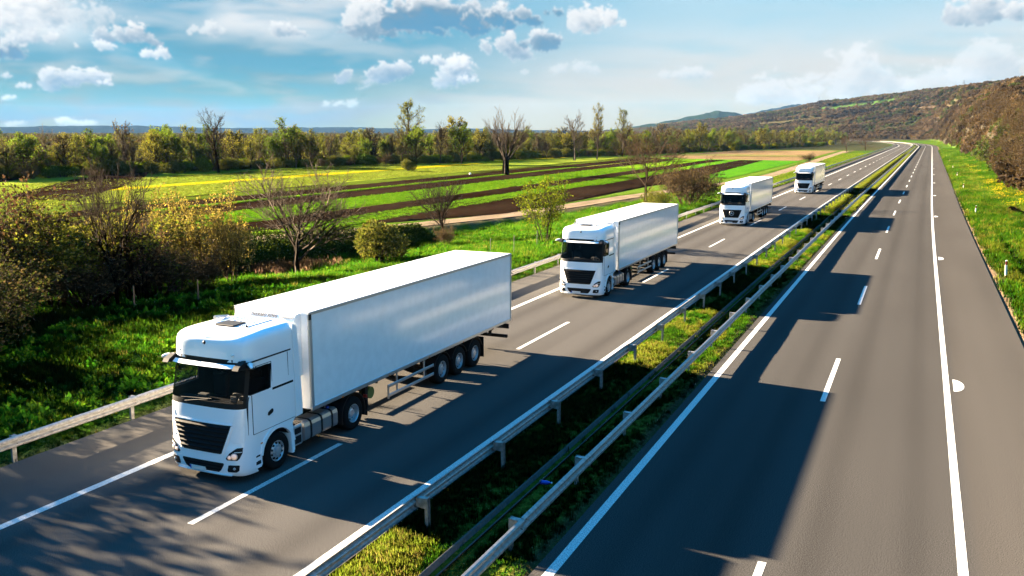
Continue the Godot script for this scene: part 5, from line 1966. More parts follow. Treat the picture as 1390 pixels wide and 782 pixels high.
func make_protos() -> Dictionary:
	var Q := {}
	var bare := {"levels": 4, "fine": 2, "kids": [7, 6, 6, 5], "from": [0.35, 0.25, 0.2, 0.15], "angle": [48.0, 42.0, 40.0, 38.0], "ratio": [0.85, 0.62, 0.55, 0.5], "wiggle": 0.16, "up": 0.05, "length": 3.4, "radius": 0.16, "thin": 0.011, "bark": M.bark_grey}
	Q.bare_grey = []
	for k in 2:
		Q.bare_grey.append(make_plant(bare.merged({"lean": 0.05}, true), 300 + k))
	# spreading tree with a short trunk that forks low
	Q.bare_low = []
	for k in 2:
		Q.bare_low.append(make_plant(bare.merged({"length": 2.2, "ratio": [1.5, 0.6, 0.55, 0.5], "kids": [9, 7, 6, 5], "from": [0.4, 0.2, 0.15, 0.1], "angle": [44.0, 36.0, 38.0, 36.0], "up": 0.07, "bark": M.bark_grey if k == 0 else M.bark_dark, "wiggle": 0.2, "radius": 0.15}, true), 313 + k))
	Q.bare_brown = []
	for k in 2:
		Q.bare_brown.append(make_plant(bare.merged({"length": 3.6, "kids": [8, 7, 6, 5], "angle": [42.0, 38.0, 38.0, 38.0], "ratio": [0.95, 0.6, 0.55, 0.5], "bark": M.bark_brown, "radius": 0.13, "leaves": 0.16, "leaf": 0.07, "colors": [Vector3(0.12, 0.06, 0.04)]}, true), 320 + k))
	# big field tree: thick dark bole, upright fan of limbs
	Q.field_tree = make_plant(bare.merged({"length": 2.6, "radius": 0.75, "taper": 0.8, "thick": 0.4, "kids": [8, 7, 6, 6], "from": [0.75, 0.25, 0.2, 0.15], "angle": [40.0, 32.0, 36.0, 36.0], "ratio": [3.0, 0.55, 0.5, 0.45], "wiggle": 0.12, "up": 0.1, "thin": 0.016, "bark": M.bark_grey}, true), 330)
	Q.tall_bare = []
	for k in 2:
		Q.tall_bare.append(make_plant(bare.merged({"length": 8.0, "radius": 0.28, "kids": [10, 6, 5, 5], "from": [0.42, 0.25, 0.2, 0.15], "angle": [38.0, 36.0, 36.0, 36.0], "ratio": [0.5, 0.55, 0.5, 0.5], "wiggle": 0.1, "up": 0.08, "thin": 0.016, "bark": M.bark_dark if k == 0 else M.bark_grey, "lean": 0.08 * k}, true), 340 + k))
	Q.tall_leafy = []
	for k in 2:
		Q.tall_leafy.append(make_plant(bare.merged({"length": 10.0, "radius": 0.24, "kids": [16, 6, 5, 3], "from": [0.35, 0.25, 0.2, 0.15], "angle": [46.0, 38.0, 36.0, 36.0], "ratio": [0.36, 0.5, 0.5, 0.5], "wiggle": 0.07, "up": 0.06, "thin": 0.014, "low": 1.2, "high": 0.5, "bark": M.bark_grey, "leaves": 0.55, "leaf": 0.16, "scatter": 0.2, "colors": [[Vector3(0.10, 0.115, 0.03), Vector3(0.085, 0.09, 0.025)], [Vector3(0.12, 0.12, 0.025), Vector3(0.10, 0.09, 0.025)]][k]}, true), 350 + k))
	# belt trees: spring crowns of different colours
	var belt := bare.merged({"length": 4.6, "radius": 0.13, "levels": 4, "kids": [10, 6, 5, 4], "from": [0.10, 0.15, 0.1, 0.1], "angle": [40.0, 36.0, 36.0, 36.0], "ratio": [0.62, 0.55, 0.5, 0.55], "wiggle": 0.12, "up": 0.09, "thin": 0.02, "low": 1.15, "high": 0.6, "leaves": 3.0, "leaf": 0.20, "scatter": 0.2, "bark": M.bark_brown}, true)
	Q.belt = []
	var pal := [[Vector3(0.120, 0.128, 0.024), Vector3(0.092, 0.104, 0.026)], [Vector3(0.082, 0.098, 0.021), Vector3(0.087, 0.085, 0.026)], [Vector3(0.087, 0.073, 0.041), Vector3(0.099, 0.085, 0.048)], [Vector3(0.082, 0.128, 0.018), Vector3(0.104, 0.134, 0.021)], [Vector3(0.082, 0.061, 0.036), Vector3(0.065, 0.055, 0.036)], [Vector3(0.147, 0.134, 0.026), Vector3(0.109, 0.104, 0.026)], [Vector3(0.104, 0.098, 0.045), Vector3(0.082, 0.085, 0.030)], [Vector3(0.055, 0.091, 0.015), Vector3(0.071, 0.098, 0.018)]]
	for k in 8:
		var few: float = [0.5, 0.4, 0.12, 0.7, 0.06, 0.45, 0.2, 0.6][k]
		Q.belt.append(make_plant(belt.merged({"colors": pal[k], "leaves": few, "bark": [M.bark_brown, M.bark_grey, M.bark_dark][k % 3]}, true), 360 + k))
	# shrubs
	var shrub := {"levels": 3, "fine": 1, "stems": 9, "spread": 0.75, "kids": [6, 5, 4], "from": [0.3, 0.2, 0.15], "angle": [34.0, 36.0, 38.0], "ratio": [0.55, 0.5, 0.5], "wiggle": 0.14, "up": 0.05, "length": 2.6, "radius": 0.035, "thin": 0.006, "low": 1.1, "high": 0.75, "leaf": 0.09, "leaves": 1.0, "scatter": 0.06, "bark": M.bark_brown, "taper": 0.35}
	Q.golden = []
	for k in 2:
		Q.golden.append(make_plant(shrub.merged({"leaves": 2.6, "leaf": 0.075, "colors": [Vector3(0.24, 0.18, 0.055), Vector3(0.19, 0.15, 0.05), Vector3(0.13, 0.11, 0.03)], "spread": 0.55}, true), 400 + k))
	Q.olive = []
	for k in 3:
		Q.olive.append(make_plant(shrub.merged({"leaves": 2.6, "leaf": 0.08, "colors": [Vector3(0.11, 0.12, 0.02), Vector3(0.075, 0.09, 0.015), Vector3(0.14, 0.13, 0.03)], "bark": M.bark_dark}, true), 410 + k))
	Q.drab = []
	for k in 2:
		Q.drab.append(make_plant(shrub.merged({"leaves": 1.6, "leaf": 0.085, "stems": 11, "colors": [Vector3(0.045, 0.045, 0.016), Vector3(0.06, 0.045, 0.025), Vector3(0.035, 0.045, 0.012)], "bark": M.bark_dark}, true), 415 + k))
	Q.brown = []
	for k in 3:
		Q.brown.append(make_plant(shrub.merged({"stems": 16, "leaves": 0.9, "leaf": 0.075, "spread": 0.8, "thin": 0.009, "colors": [Vector3(0.085, 0.060, 0.034), Vector3(0.075, 0.056, 0.036)]}, true), 420 + k))
	Q.dark = make_plant(shrub.merged({"stems": 6, "leaves": 0.7, "leaf": 0.11, "spread": 0.45, "length": 3.4, "colors": [Vector3(0.05, 0.028, 0.022), Vector3(0.07, 0.045, 0.03)], "bark": M.bark_dark}, true), 430)
	Q.green = make_plant(shrub.merged({"stems": 5, "leaves": 2.4, "leaf": 0.10, "spread": 0.5, "length": 3.0, "scatter": 0.14, "colors": [Vector3(0.08, 0.11, 0.010), Vector3(0.06, 0.09, 0.010), Vector3(0.11, 0.125, 0.014)], "bark": M.bark_dark}, true), 440)
	Q.blossom = make_plant(shrub.merged({"leaves": 4.0, "leaf": 0.13, "scatter": 0.2, "colors": [Vector3(0.22, 0.20, 0.18), Vector3(0.17, 0.15, 0.13)]}, true), 450)
	Q.round_olive = make_bush(460, 4.0, 3.0, 5200, 0.16, [Vector3(0.075, 0.08, 0.018), Vector3(0.055, 0.065, 0.015), Vector3(0.095, 0.09, 0.028)], M.bark_dark)
	Q.round_green = make_bush(461, 4.0, 2.8, 3600, 0.2, [Vector3(0.07, 0.11, 0.012), Vector3(0.05, 0.085, 0.012)], M.bark_dark)
	Q.round_yellow = make_bush(462, 3.8, 2.4, 3000, 0.2, [Vector3(0.16, 0.16, 0.015), Vector3(0.12, 0.13, 0.015)], M.bark_dark)
	return Q

func belt_part(d: float) -> String:
	if d < 118.0:
		return "at its far left end"
	if d < 158.0:
		return "left of the tall dark bare tree"
	if d < 200.0:
		return "right of the tall dark bare tree"
	if d < 245.0:
		return "near the pale-trunked tall tree"
	if d < 300.0:
		return "behind the big field tree"
	if d < 370.0:
		return "near the tall olive trees"
	if d < 500.0:
		return "behind the tan stubble field"
	return "at its right end beside the motorway"

func make_plants() -> void:
	make_grass()
	var Q := make_protos()
	var r := RandomNumberGenerator.new()
	r.seed = 61
	# ---- along the left slope, near to far
	plant(Q.dark, "shrub", "dark scraggly shrub with brown leaves at the left edge of the picture", "shrub", -45.2, -33.6, 8.6, 0.4, "", 0.95)
	plant(Q.olive[0], "shrub", "dense green shrub beside the dark scraggly shrub, far left", "shrub", -45.0, -36.2, 6.2, 1.2, "", 1.15)
	plant(Q.olive[1], "shrub", "tall olive willow shrub left of the thin bare tree", "shrub", -44.6, -38.6, 7.0, 2.1, "", 1.2)
	plant(Q.drab[0], "shrub", "low leafy dull green shrub on the slope at the left edge", "shrub", -43.0, -31.4, 4.2, 0.2, "", 1.5)
	plant(Q.brown[0], "shrub", "tangle of bare twigs at the foot of the olive shrub", "shrub", -43.0, -36.6, 4.2, 0.9, "", 1.4)
	plant(Q.bare_low[1], "bare_tree", "thin bare tree with dark twin stem among the left shrubs", "tree", -41.6, -37.6, 9.0, 0.6, "", 0.5)
	plant(Q.golden[0], "shrub", "golden budding shrub, left one of the pair behind the thin bare tree", "shrub", -47.4, -45.6, 7.2, 0.0, "", 0.95)
	plant(Q.golden[1], "shrub", "golden budding shrub, right one of the pair, above the ivy bank", "shrub", -46.2, -48.9, 7.4, 1.9, "", 0.85)
	plant(Q.golden[0], "shrub", "smaller golden shrub in front of the golden pair", "shrub", -46.8, -43.2, 5.6, 2.9, "", 1.1)
	plant(Q.golden[1], "shrub", "slender golden shrub nearest the grey bare tree", "shrub", -43.8, -49.6, 6.0, 4.4, "", 0.6)
	plant(Q.brown[1], "shrub", "brown twiggy scrub below the golden shrubs", "shrub", -43.2, -42.2, 4.0, 3.3, "", 1.4)
	plant(Q.brown[2], "shrub", "brown twiggy scrub between the thin bare tree and the bank", "shrub", -45.0, -41.2, 5.0, 5.0, "", 1.3)
	plant(Q.olive[1], "shrub", "half-bare olive shrub behind the thin bare tree", "shrub", -46.6, -40.6, 5.6, 3.9, "", 1.2)
	plant(Q.dark, "shrub", "dark thin shrub right of the thin bare tree", "shrub", -42.4, -40.0, 5.4, 2.4, "", 1.0)
	plant(Q.brown[0], "shrub", "bare grey sapling clump at the foot of the ivy bank", "shrub", -42.2, -45.6, 3.4, 1.4, "", 0.8)
	plant(Q.olive[2], "shrub", "low green shrub between the two golden shrubs and the slope", "shrub", -44.6, -45.4, 3.0, 5.4, "", 1.2)
	plant(Q.bare_low[0], "bare_tree", "wide bare grey tree growing from the ivy bank", "tree", -42.0, -54.6, 9.4, 2.0, "", 1.0)
	# the thicket goes on to the left, behind and before the picture's edge
	var thick := [[-50.0, -36.0, 6.4, 0], [-53.0, -40.5, 6.0, 1], [-49.0, -31.5, 6.8, 2], [-51.5, -44.5, 5.4, 0], [-47.0, -28.0, 6.0, 1], [-54.0, -47.5, 5.0, 2], [-46.0, -25.0, 5.6, 0], [-48.5, -41.0, 4.6, 1], [-40.5, -27.5, 4.6, 2]]
	for k in thick.size():
		var q: Array = thick[k]
		plant(Q.drab[q[3] % 2], "thicket_shrub", "dull green shrub of the thicket behind the dark scraggly shrub", "shrub", q[0], q[1], q[2], k * 0.9, "thicket at the left edge", 1.35)
	for q in [[-30.5, -17.0, 3.4], [-33.0, -21.0, 4.0], [-36.0, -24.5, 4.4], [-28.5, -12.5, 3.0]]:
		plant(Q.drab[1], "verge_shrub", "dull green shrub on the left slope before the picture's edge", "shrub", q[0], q[1], q[2], q[2] * 3.0, "shrubs left of the picture", 1.3)
	# trees beyond the left edge of the picture, whose shadows dapple the carriageway
	var outside := [[-37.0, 15.0, 8.0], [-41.0, 19.5, 9.4], [-36.5, 22.0, 7.0], [-44.5, 24.5, 9.6], [-38.5, 10.0, 8.2], [-40.0, 15.5, 10.4], [-45.0, 18.0, 11.0], [-35.0, 18.0, 7.0]]
	for k in outside.size():
		var q: Array = outside[k]
		plant(Q.belt[[4, 6, 2][k % 3]], "verge_tree", "half-bare tree on the left slope before the picture's edge", "tree", q[0], -q[1], q[2], k * 1.3, "trees left of the picture", 1.1)
	plant(Q.round_olive, "shrub", "rounded olive-green bush at the end of the ivy bank", "shrub", -38.6, -60.6, 4.0, 0.5, "", 1.0)
	plant(Q.bare_low[1], "bare_tree", "dark bare tree with two stems beside the farm track", "tree", -39.6, -73.4, 6.4, 1.1, "", 0.85)
	plant(Q.brown[0], "shrub", "small reddish twiggy bush below the dark bare tree", "shrub", -37.9, -70.5, 2.4, 0.8, "", 0.8)
	plant(Q.green, "young_tree", "young yellow-green tree on the grass behind the second lorry", "tree", -27.6, -68.6, 5.7, 2.2, "", 0.95)
	plant(Q.bare_brown[0], "bare_tree", "large bare brown tree between the second lorry and the brown bush", "tree", -32.0, -113.3, 10.3, 0.2, "", 1.0)
	plant(Q.brown[1], "shrub", "big brown leafless bush left of the third lorry", "shrub", -25.4, -107.5, 6.4, 1.1, "", 1.0)
	plant(Q.brown[2], "shrub", "leafless bush leaning on the big brown bush beside the left rail", "shrub", -25.6, -113.0, 5.4, 3.0, "", 1.1)
	plant(Q.olive[0], "shrub", "low olive bush at the foot of the big brown bush", "shrub", -27.0, -101.0, 3.0, 2.0, "", 1.2)
	plant(Q.round_yellow, "shrub", "small round yellowish bush behind the roof of the third lorry", "shrub", -29.5, -139.0, 1.7, 2.0, "", 1.3)
	plant(Q.round_olive, "shrub", "lone round olive bush on the pale green field", "shrub", -108.4, -183.6, 3.3, 0.0, "", 0.95)
	plant(Q.field_tree, "field_tree", "big bare tree with a thick dark bole in the ploughed strips", "tree", -80.2, -176.0, 15.2, 1.0, "", 0.78)
	plant(Q.brown[0], "shrub", "pinkish bare bush behind the farthest lorry", "shrub", -31.5, -294.0, 3.4, 1.0, "", 1.5)
	plant(Q.bare_brown[1], "shrub", "reddish-brown bushy tree by the left rail, nearer of two far bushes", "tree", -32.4, -455.0, 9.6, 1.0, "", 1.1)
	plant(Q.bare_brown[0], "shrub", "reddish-brown bushy tree by the left rail, farther of two far bushes", "tree", -26.5, -505.0, 7.6, 2.0, "", 1.5)
	# ---- tall single trees of the belt
	plant(Q.tall_leafy[0], "tall_tree", "tall pale-trunked tree with a light crown behind the lone round bush", "tree", -136.3, -232.6, 18.6, 0.0, "", 1.05)
	plant(Q.tall_bare[0], "tall_tree", "tall dark bare tree rising above the left part of the belt", "tree", -143.0, -159.6, 14.8, 0.7, "", 0.85)
	plant(Q.tall_bare[1], "tall_tree", "small bare tree rising above the belt at the far left", "tree", -163.3, -131.7, 11.0, 0.7, "", 0.8)
	plant(Q.tall_bare[1], "tall_tree", "leaning bare tree above the belt, right of the field tree", "tree", -102.5, -278.9, 16.6, 2.4, "", 1.0)
	plant(Q.tall_leafy[1], "tall_tree", "slim tall olive tree right of the leaning bare tree", "tree", -98.5, -289.6, 18.6, 2.0, "", 0.65)
	plant(Q.tall_leafy[0], "tall_tree", "rightmost of the tall olive trees above the belt", "tree", -101.9, -328.9, 18.2, 4.0, "", 0.7)
	plant(Q.tall_bare[0], "tall_tree", "narrow dark bare tree right of the pale-trunked tree", "tree", -125.6, -230.5, 12.8, 3.0, "", 0.6)
	plant(Q.belt[3], "budding_tree", "bright green tree right of the narrow dark bare tree", "tree", -119.5, -232.0, 11.4, 0.0, "", 1.0)
	plant(Q.belt[3], "budding_tree", "bright green tree left of the pale-trunked tall tree", "tree", -130.5, -226.0, 10.8, 2.0, "", 1.1)
	# ---- the belt
	var line := [[-178, 88], [-160, 118], [-157, 142], [-152, 169], [-145, 203], [-130, 238], [-116, 324], [-90, 458], [-66, 640], [-60, 820]]
	var kinds := ["yellow-green budding tree", "olive budding tree", "grey-brown budding tree", "fresh green tree", "dark brown leafless tree", "golden-yellow budding tree", "tan budding tree", "dark green tree"]
	var grp := "trees of the belt beyond the fields"
	var d := 88.0
	while d < 830.0:
		for row in 3:
			var dd := d + r.randf_range(-2.0, 2.0)
			var x := 0.0
			for k in line.size() - 1:
				if dd >= line[k][1] or k == 0:
					x = lerpf(line[k][0], line[k + 1][0], (dd - line[k][1]) / (line[k + 1][1] - line[k][1]))
			var off: float = row * (5.0 + dd * 0.015) + r.randf_range(-1.8, 1.8)
			var px := x - off * 0.8
			var pd := dd + off * 0.55
			var k2 := r.randi() % 8
			var hh := r.randf_range(4.8, 9.6) + row * 0.5 + dd * 0.004
			if r.randf() < 0.08:
				hh += r.randf_range(1.0, 3.0)
			if dd > 600.0:
				hh -= 2.0
			plant(Q.belt[k2], "budding_tree", kinds[k2] + " in the tree belt, " + belt_part(dd), "tree", px, -pd, hh, r.randf() * TAU, grp, r.randf_range(0.75, 1.15))
		d += r.randf_range(0.7, 1.3) * (3.6 + d * 0.009)
	# undergrowth at the foot of the belt
	d = 90.0
	var ks := [[Q.round_green, "dark green bush at the foot of the belt"], [Q.round_yellow, "yellow-green bush at the foot of the belt"], [Q.round_olive, "olive bush at the foot of the belt"], [Q.brown[0], "brown twiggy bush at the foot of the belt"], [Q.olive[0], "leafy loose bush at the foot of the belt"]]
	while d < 700.0:
		var x := 0.0
		for k in line.size() - 1:
			if d >= line[k][1] or k == 0:
				x = lerpf(line[k][0], line[k + 1][0], (d - line[k][1]) / (line[k + 1][1] - line[k][1]))
		var q: Array = ks[r.randi() % 5]
		plant(q[0], "belt_bush", q[1] + ", " + belt_part(d), "bush", x + r.randf_range(0.5, 4.5), -d, r.randf_range(1.8, 4.2), r.randf() * TAU, "bushes at the foot of the belt", r.randf_range(0.9, 1.5))
		d += 2.6 + d * 0.010
	# the wood behind the belt, one mass
	for kind in 2:
		var spots := []
		for k in 900:
			var dd := r.randf_range(90.0, 1500.0)
			var x := pw(dd, [[88, -178], [160, -160], [203, -150], [324, -124], [458, -98], [640, -74], [1500, -70]]) - 14.0 - absf(r.randfn(0.0, 30.0)) - dd * 0.02
			spots.append([place(x, land(x, -dd - 12.0), -dd - 12.0, r.randf_range(0.8, 1.15), r, r.randf_range(0.8, 1.0)), Color.WHITE])
		var pr: Dictionary = Q.belt[[1, 6][kind]]
		scatter("woodland", ["olive woodland mass behind the tree belt", "tan woodland mass behind the tree belt"][kind], "woodland", pr.crown, M.leaf, spots)
	var fw := make_bush(480, 5.0, 7.0, 420, 0.8, [Vector3.ONE], M.bark_dark, 0.5)
	var far_spots := []
	for k in 5200:
		var dd := 120.0 + 3400.0 * pow(r.randf(), 1.6)
		var x := pw(dd, [[88, -200], [324, -150], [640, -110], [3600, -500]]) - (dd * 1.15 + 60.0) * pow(r.randf(), 1.3)
		far_spots.append([place(x, -0.3, -dd, r.randf_range(0.75, 1.15) * (1.0 + dd / 6000.0), r), pick_color([Vector3(0.05, 0.045, 0.022), Vector3(0.06, 0.06, 0.02), Vector3(0.05, 0.036, 0.025), Vector3(0.035, 0.04, 0.017)], r)])
	scatter("far_woodland", "far olive and brown woodland on the plain before the blue ridge", "woodland", fw.crown, M.leaf, far_spots)
	var low_spots := []
	for k in 1500:
		var dd := 90.0 + 620.0 * pow(r.randf(), 1.2)
		var x := pw(dd, [[88, -178], [118, -160], [142, -157], [169, -152], [203, -145], [238, -130], [324, -116], [458, -90], [640, -66], [820, -60]]) - 1.0 - 14.0 * r.randf()
		low_spots.append([place(x, -0.2, -dd - 2.0, r.randf_range(0.5, 1.1), r, r.randf_range(0.8, 1.2)), pick_color([Vector3(0.7, 0.6, 0.6), Vector3(1.0, 0.9, 0.8), Vector3(1.3, 0.9, 1.2)], r)])
	scatter("undergrowth", "dense low undergrowth between the trunks of the belt", "undergrowth", Q.round_green.crown, M.leaf, low_spots)
	# ---- right bank: brown scrub, green shrubs and blossom
	var rs := [
		[15.5, 128.0, 3.2, "green"], [19.5, 126.0, 3.6, "brown"], [17.2, 140.0, 4.4, "brown"], [16.0, 152.0, 3.6, "green"], [20.5, 150.0, 5.0, "brown"], [18.2, 166.0, 5.0, "brown"], [22.5, 168.0, 5.6, "brown"], [18.0, 182.0, 4.2, "brown"], [15.8, 188.0, 2.6, "green"], [21.0, 190.0, 5.4, "brown"], [25.0, 190.0, 6.0, "brown"], [19.0, 206.0, 4.6, "brown"], [15.6, 214.0, 2.9, "blossom"], [23.0, 214.0, 5.6, "brown"], [19.5, 232.0, 4.6, "brown"], [26.0, 228.0, 6.0, "brown"], [16.5, 246.0, 2.2, "blossom"], [22.0, 250.0, 5.0, "brown"], [19.0, 270.0, 4.2, "brown"], [17.0, 290.0, 2.6, "blossom"], [25.0, 272.0, 6.0, "brown"], [22.0, 300.0, 5.0, "brown"], [17.5, 320.0, 3.0, "blossom"], [28.0, 310.0, 6.0, "brown"], [21.0, 340.0, 5.0, "brown"], [17.6, 366.0, 3.2, "blossom"], [25.0, 360.0, 5.6, "brown"], [20.0, 400.0, 4.6, "brown"], [16.4, 420.0, 3.4, "blossom"], [26.0, 430.0, 6.0, "brown"], [18.0, 470.0, 3.6, "blossom"], [22.0, 500.0, 5.0, "brown"], [14.0, 540.0, 3.8, "blossom"], [20.0, 580.0, 5.0, "brown"], [13.0, 620.0, 4.0, "blossom"], [18.0, 670.0, 5.0, "brown"], [12.0, 720.0, 4.2, "blossom"], [30.0, 240.0, 6.4, "brown"], [29.0, 200.0, 6.2, "brown"], [33.0, 270.0, 6.6, "brown"], [26.5, 160.0, 6.0, "brown"], [24.0, 138.0, 5.6, "brown"], [14.5, 136.0, 4.4, "brown"], [15.0, 146.0, 4.8, "brown"], [14.6, 160.0, 4.6, "brown"], [15.2, 174.0, 4.6, "brown"], [14.8, 200.0, 4.0, "brown"], [20.0, 130.0, 6.0, "brown"]]
	for k in rs.size():
		var q: Array = rs[k]
		var pr: Dictionary = Q.brown[k % 3]
		var lab: String = "brown leafless shrub on the right bank, " + ("nearest the right edge of the picture" if q[1] < 160.0 else ("above the yellow flowers" if q[1] < 240.0 else ("above the white flowering shrubs" if q[1] < 400.0 else "at the bend of the motorway")))
		if q[3] == "green":
			pr = Q.round_green
			lab = "green bush at the foot of the right bank, %s" % ["nearest the camera", "", "", "second of the row", "", "", "", "", "farthest of the row"][k]
		elif q[3] == "blossom":
			pr = Q.blossom
			lab = "white flowering shrub at the foot of the right hillside, " + ("nearest part of the row" if q[1] < 260.0 else ("middle of the row" if q[1] < 430.0 else "at the bend of the motorway"))
		plant(pr, "bank_shrub", lab, "shrub", q[0] + xo(q[1]), -q[1], q[2] * (1.35 if q[3] == "brown" else 1.0), r.randf() * TAU, "shrubs on the right bank", r.randf_range(1.0, 1.35))
	# ---- scrub that covers the hillside, one mass
	var tint := [[Vector3(0.064, 0.044, 0.030), Vector3(0.056, 0.040, 0.028), Vector3(0.070, 0.048, 0.033), Vector3(0.058, 0.045, 0.028)], [Vector3(0.038, 0.05, 0.014), Vector3(0.03, 0.04, 0.012), Vector3(0.05, 0.055, 0.02)]]
	for kind in 2:
		var far := make_bush(470 + kind, 3.6, 3.2, 420, 0.55, [Vector3.ONE], M.bark_dark, 0.5)
		var spots := []
		var tries: int = [36000, 13000][kind]
		for k in tries:
			var az := r.randf_range(-15.0, 7.5)
			var r0 := pw(az, FOOT_AT)
			var r1 := pw(az, RIDGE_AT) * 1.02
			var dist := lerpf(r0, r1, pow(r.randf(), 0.95))
			var x := sin(deg_to_rad(az)) * dist
			var z := -cos(deg_to_rad(az)) * dist
			var uu := x - xo(-z)
			if -z < 1250.0 and uu < 12.5:
				continue
			var hh := land(x, z)
			land_color(x, z, hh)
			if open_land and hh > 3.0:               # pasture and clearings stay open
				continue
			var patch := noise_b.get_noise_2d(x * 0.3 + 90.0, z * 0.3)
			if kind == 1 and patch < 0.02:
				continue
			if kind == 0 and patch > 0.16 and r.randf() < 0.7:
				continue
			spots.append([place(x, hh - 0.2, z, r.randf_range(0.55, 1.2) * (1.0 + dist / 2600.0), r, r.randf_range(0.7, 1.2)), pick_color(tint[kind], r) * (1.0 + 1.1 * noise_b.get_noise_2d(x * 0.55 - 70.0, z * 0.55 + 20.0))])
		scatter("hillside_scrub", ["brown leafless scrub covering the hillside on the right", "green scrub patches on the hillside on the right"][kind], "scrub", far.crown, M.leaf, spots)
	# ---- ivy on the bank below the track
	var lv := MB.new()
	for k in 34000:
		var dd := r.randf_range(32.0, 74.0)
		var te := bank_x(dd)
		var t := r.randf()
		var x := te - 0.5 + t * 2.9
		var n := noise_a.get_noise_2d(dd * 4.0, x * 4.0)
		var puff := (0.85 + 0.7 * n) * (1.0 - smoothstep(60.0, 74.0, dd) * 0.6)
		var dir := (Vector3(0.8, 0.5, 0.4) + rnd_dir(r) * 0.9).normalized()
		var p := Vector3(x, land(x, -dd) + 0.05 + maxf(0.0, puff) * r.randf(), -dd) + rnd_dir(r) * 0.08
		lv.leaf(p, dir, dir.cross(rnd_dir(r)).normalized(), r.randf_range(0.12, 0.28), 0.065, pick_color([Vector3(0.035, 0.055, 0.012), Vector3(0.025, 0.04, 0.01), Vector3(0.05, 0.065, 0.015)], r))
	var ivy := put("ivy_hedge", lv.mesh(), M.leaf, self)
	tag(ivy, "dark green ivy covering the bank below the farm track", "hedge")
	ivy.set_meta("kind", "stuff")

# ------------------------------------------------------------------ far hills and small things
func ridge(called: String, az0: float, az1: float, dist: float, deep: float, crest: Array, col: Vector3, seed_: int) -> void:
	# a real hill range: rises from the plain to its crest and falls behind it
	var f := FastNoiseLite.new()
	f.seed = seed_
	f.frequency = 0.25
	f.fractal_octaves = 4
	var azs := steps(az0, az1, 0.12)
	var ts := PackedFloat32Array([0.0, 0.12, 0.25, 0.4, 0.55, 0.7, 0.85, 1.0, 1.25, 1.6])
	struct(called, grid_mesh(azs, ts, func(az, t):
		var top := dist * tan(deg_to_rad(pw(az, crest))) + CAM_H
		var rr: float = dist - deep * (1.0 - t)
		var sh: float = smoothstep(0.0, 1.0, minf(t, 1.0)) if t <= 1.0 else 1.0 - (t - 1.0)
		var h: float = -2.0 + (top + 2.0) * sh * (1.0 + 0.10 * f.get_noise_2d(az * 4.0, t * 6.0))
		return Vector3(sin(deg_to_rad(az)) * rr, h, -cos(deg_to_rad(az)) * rr), func(az, t, _h):
		var v := 1.0 + 0.7 * f.get_noise_2d(az * 9.0, t * 14.0)
		return Color(col.x * v, col.y * v, col.z * v)), M.field)

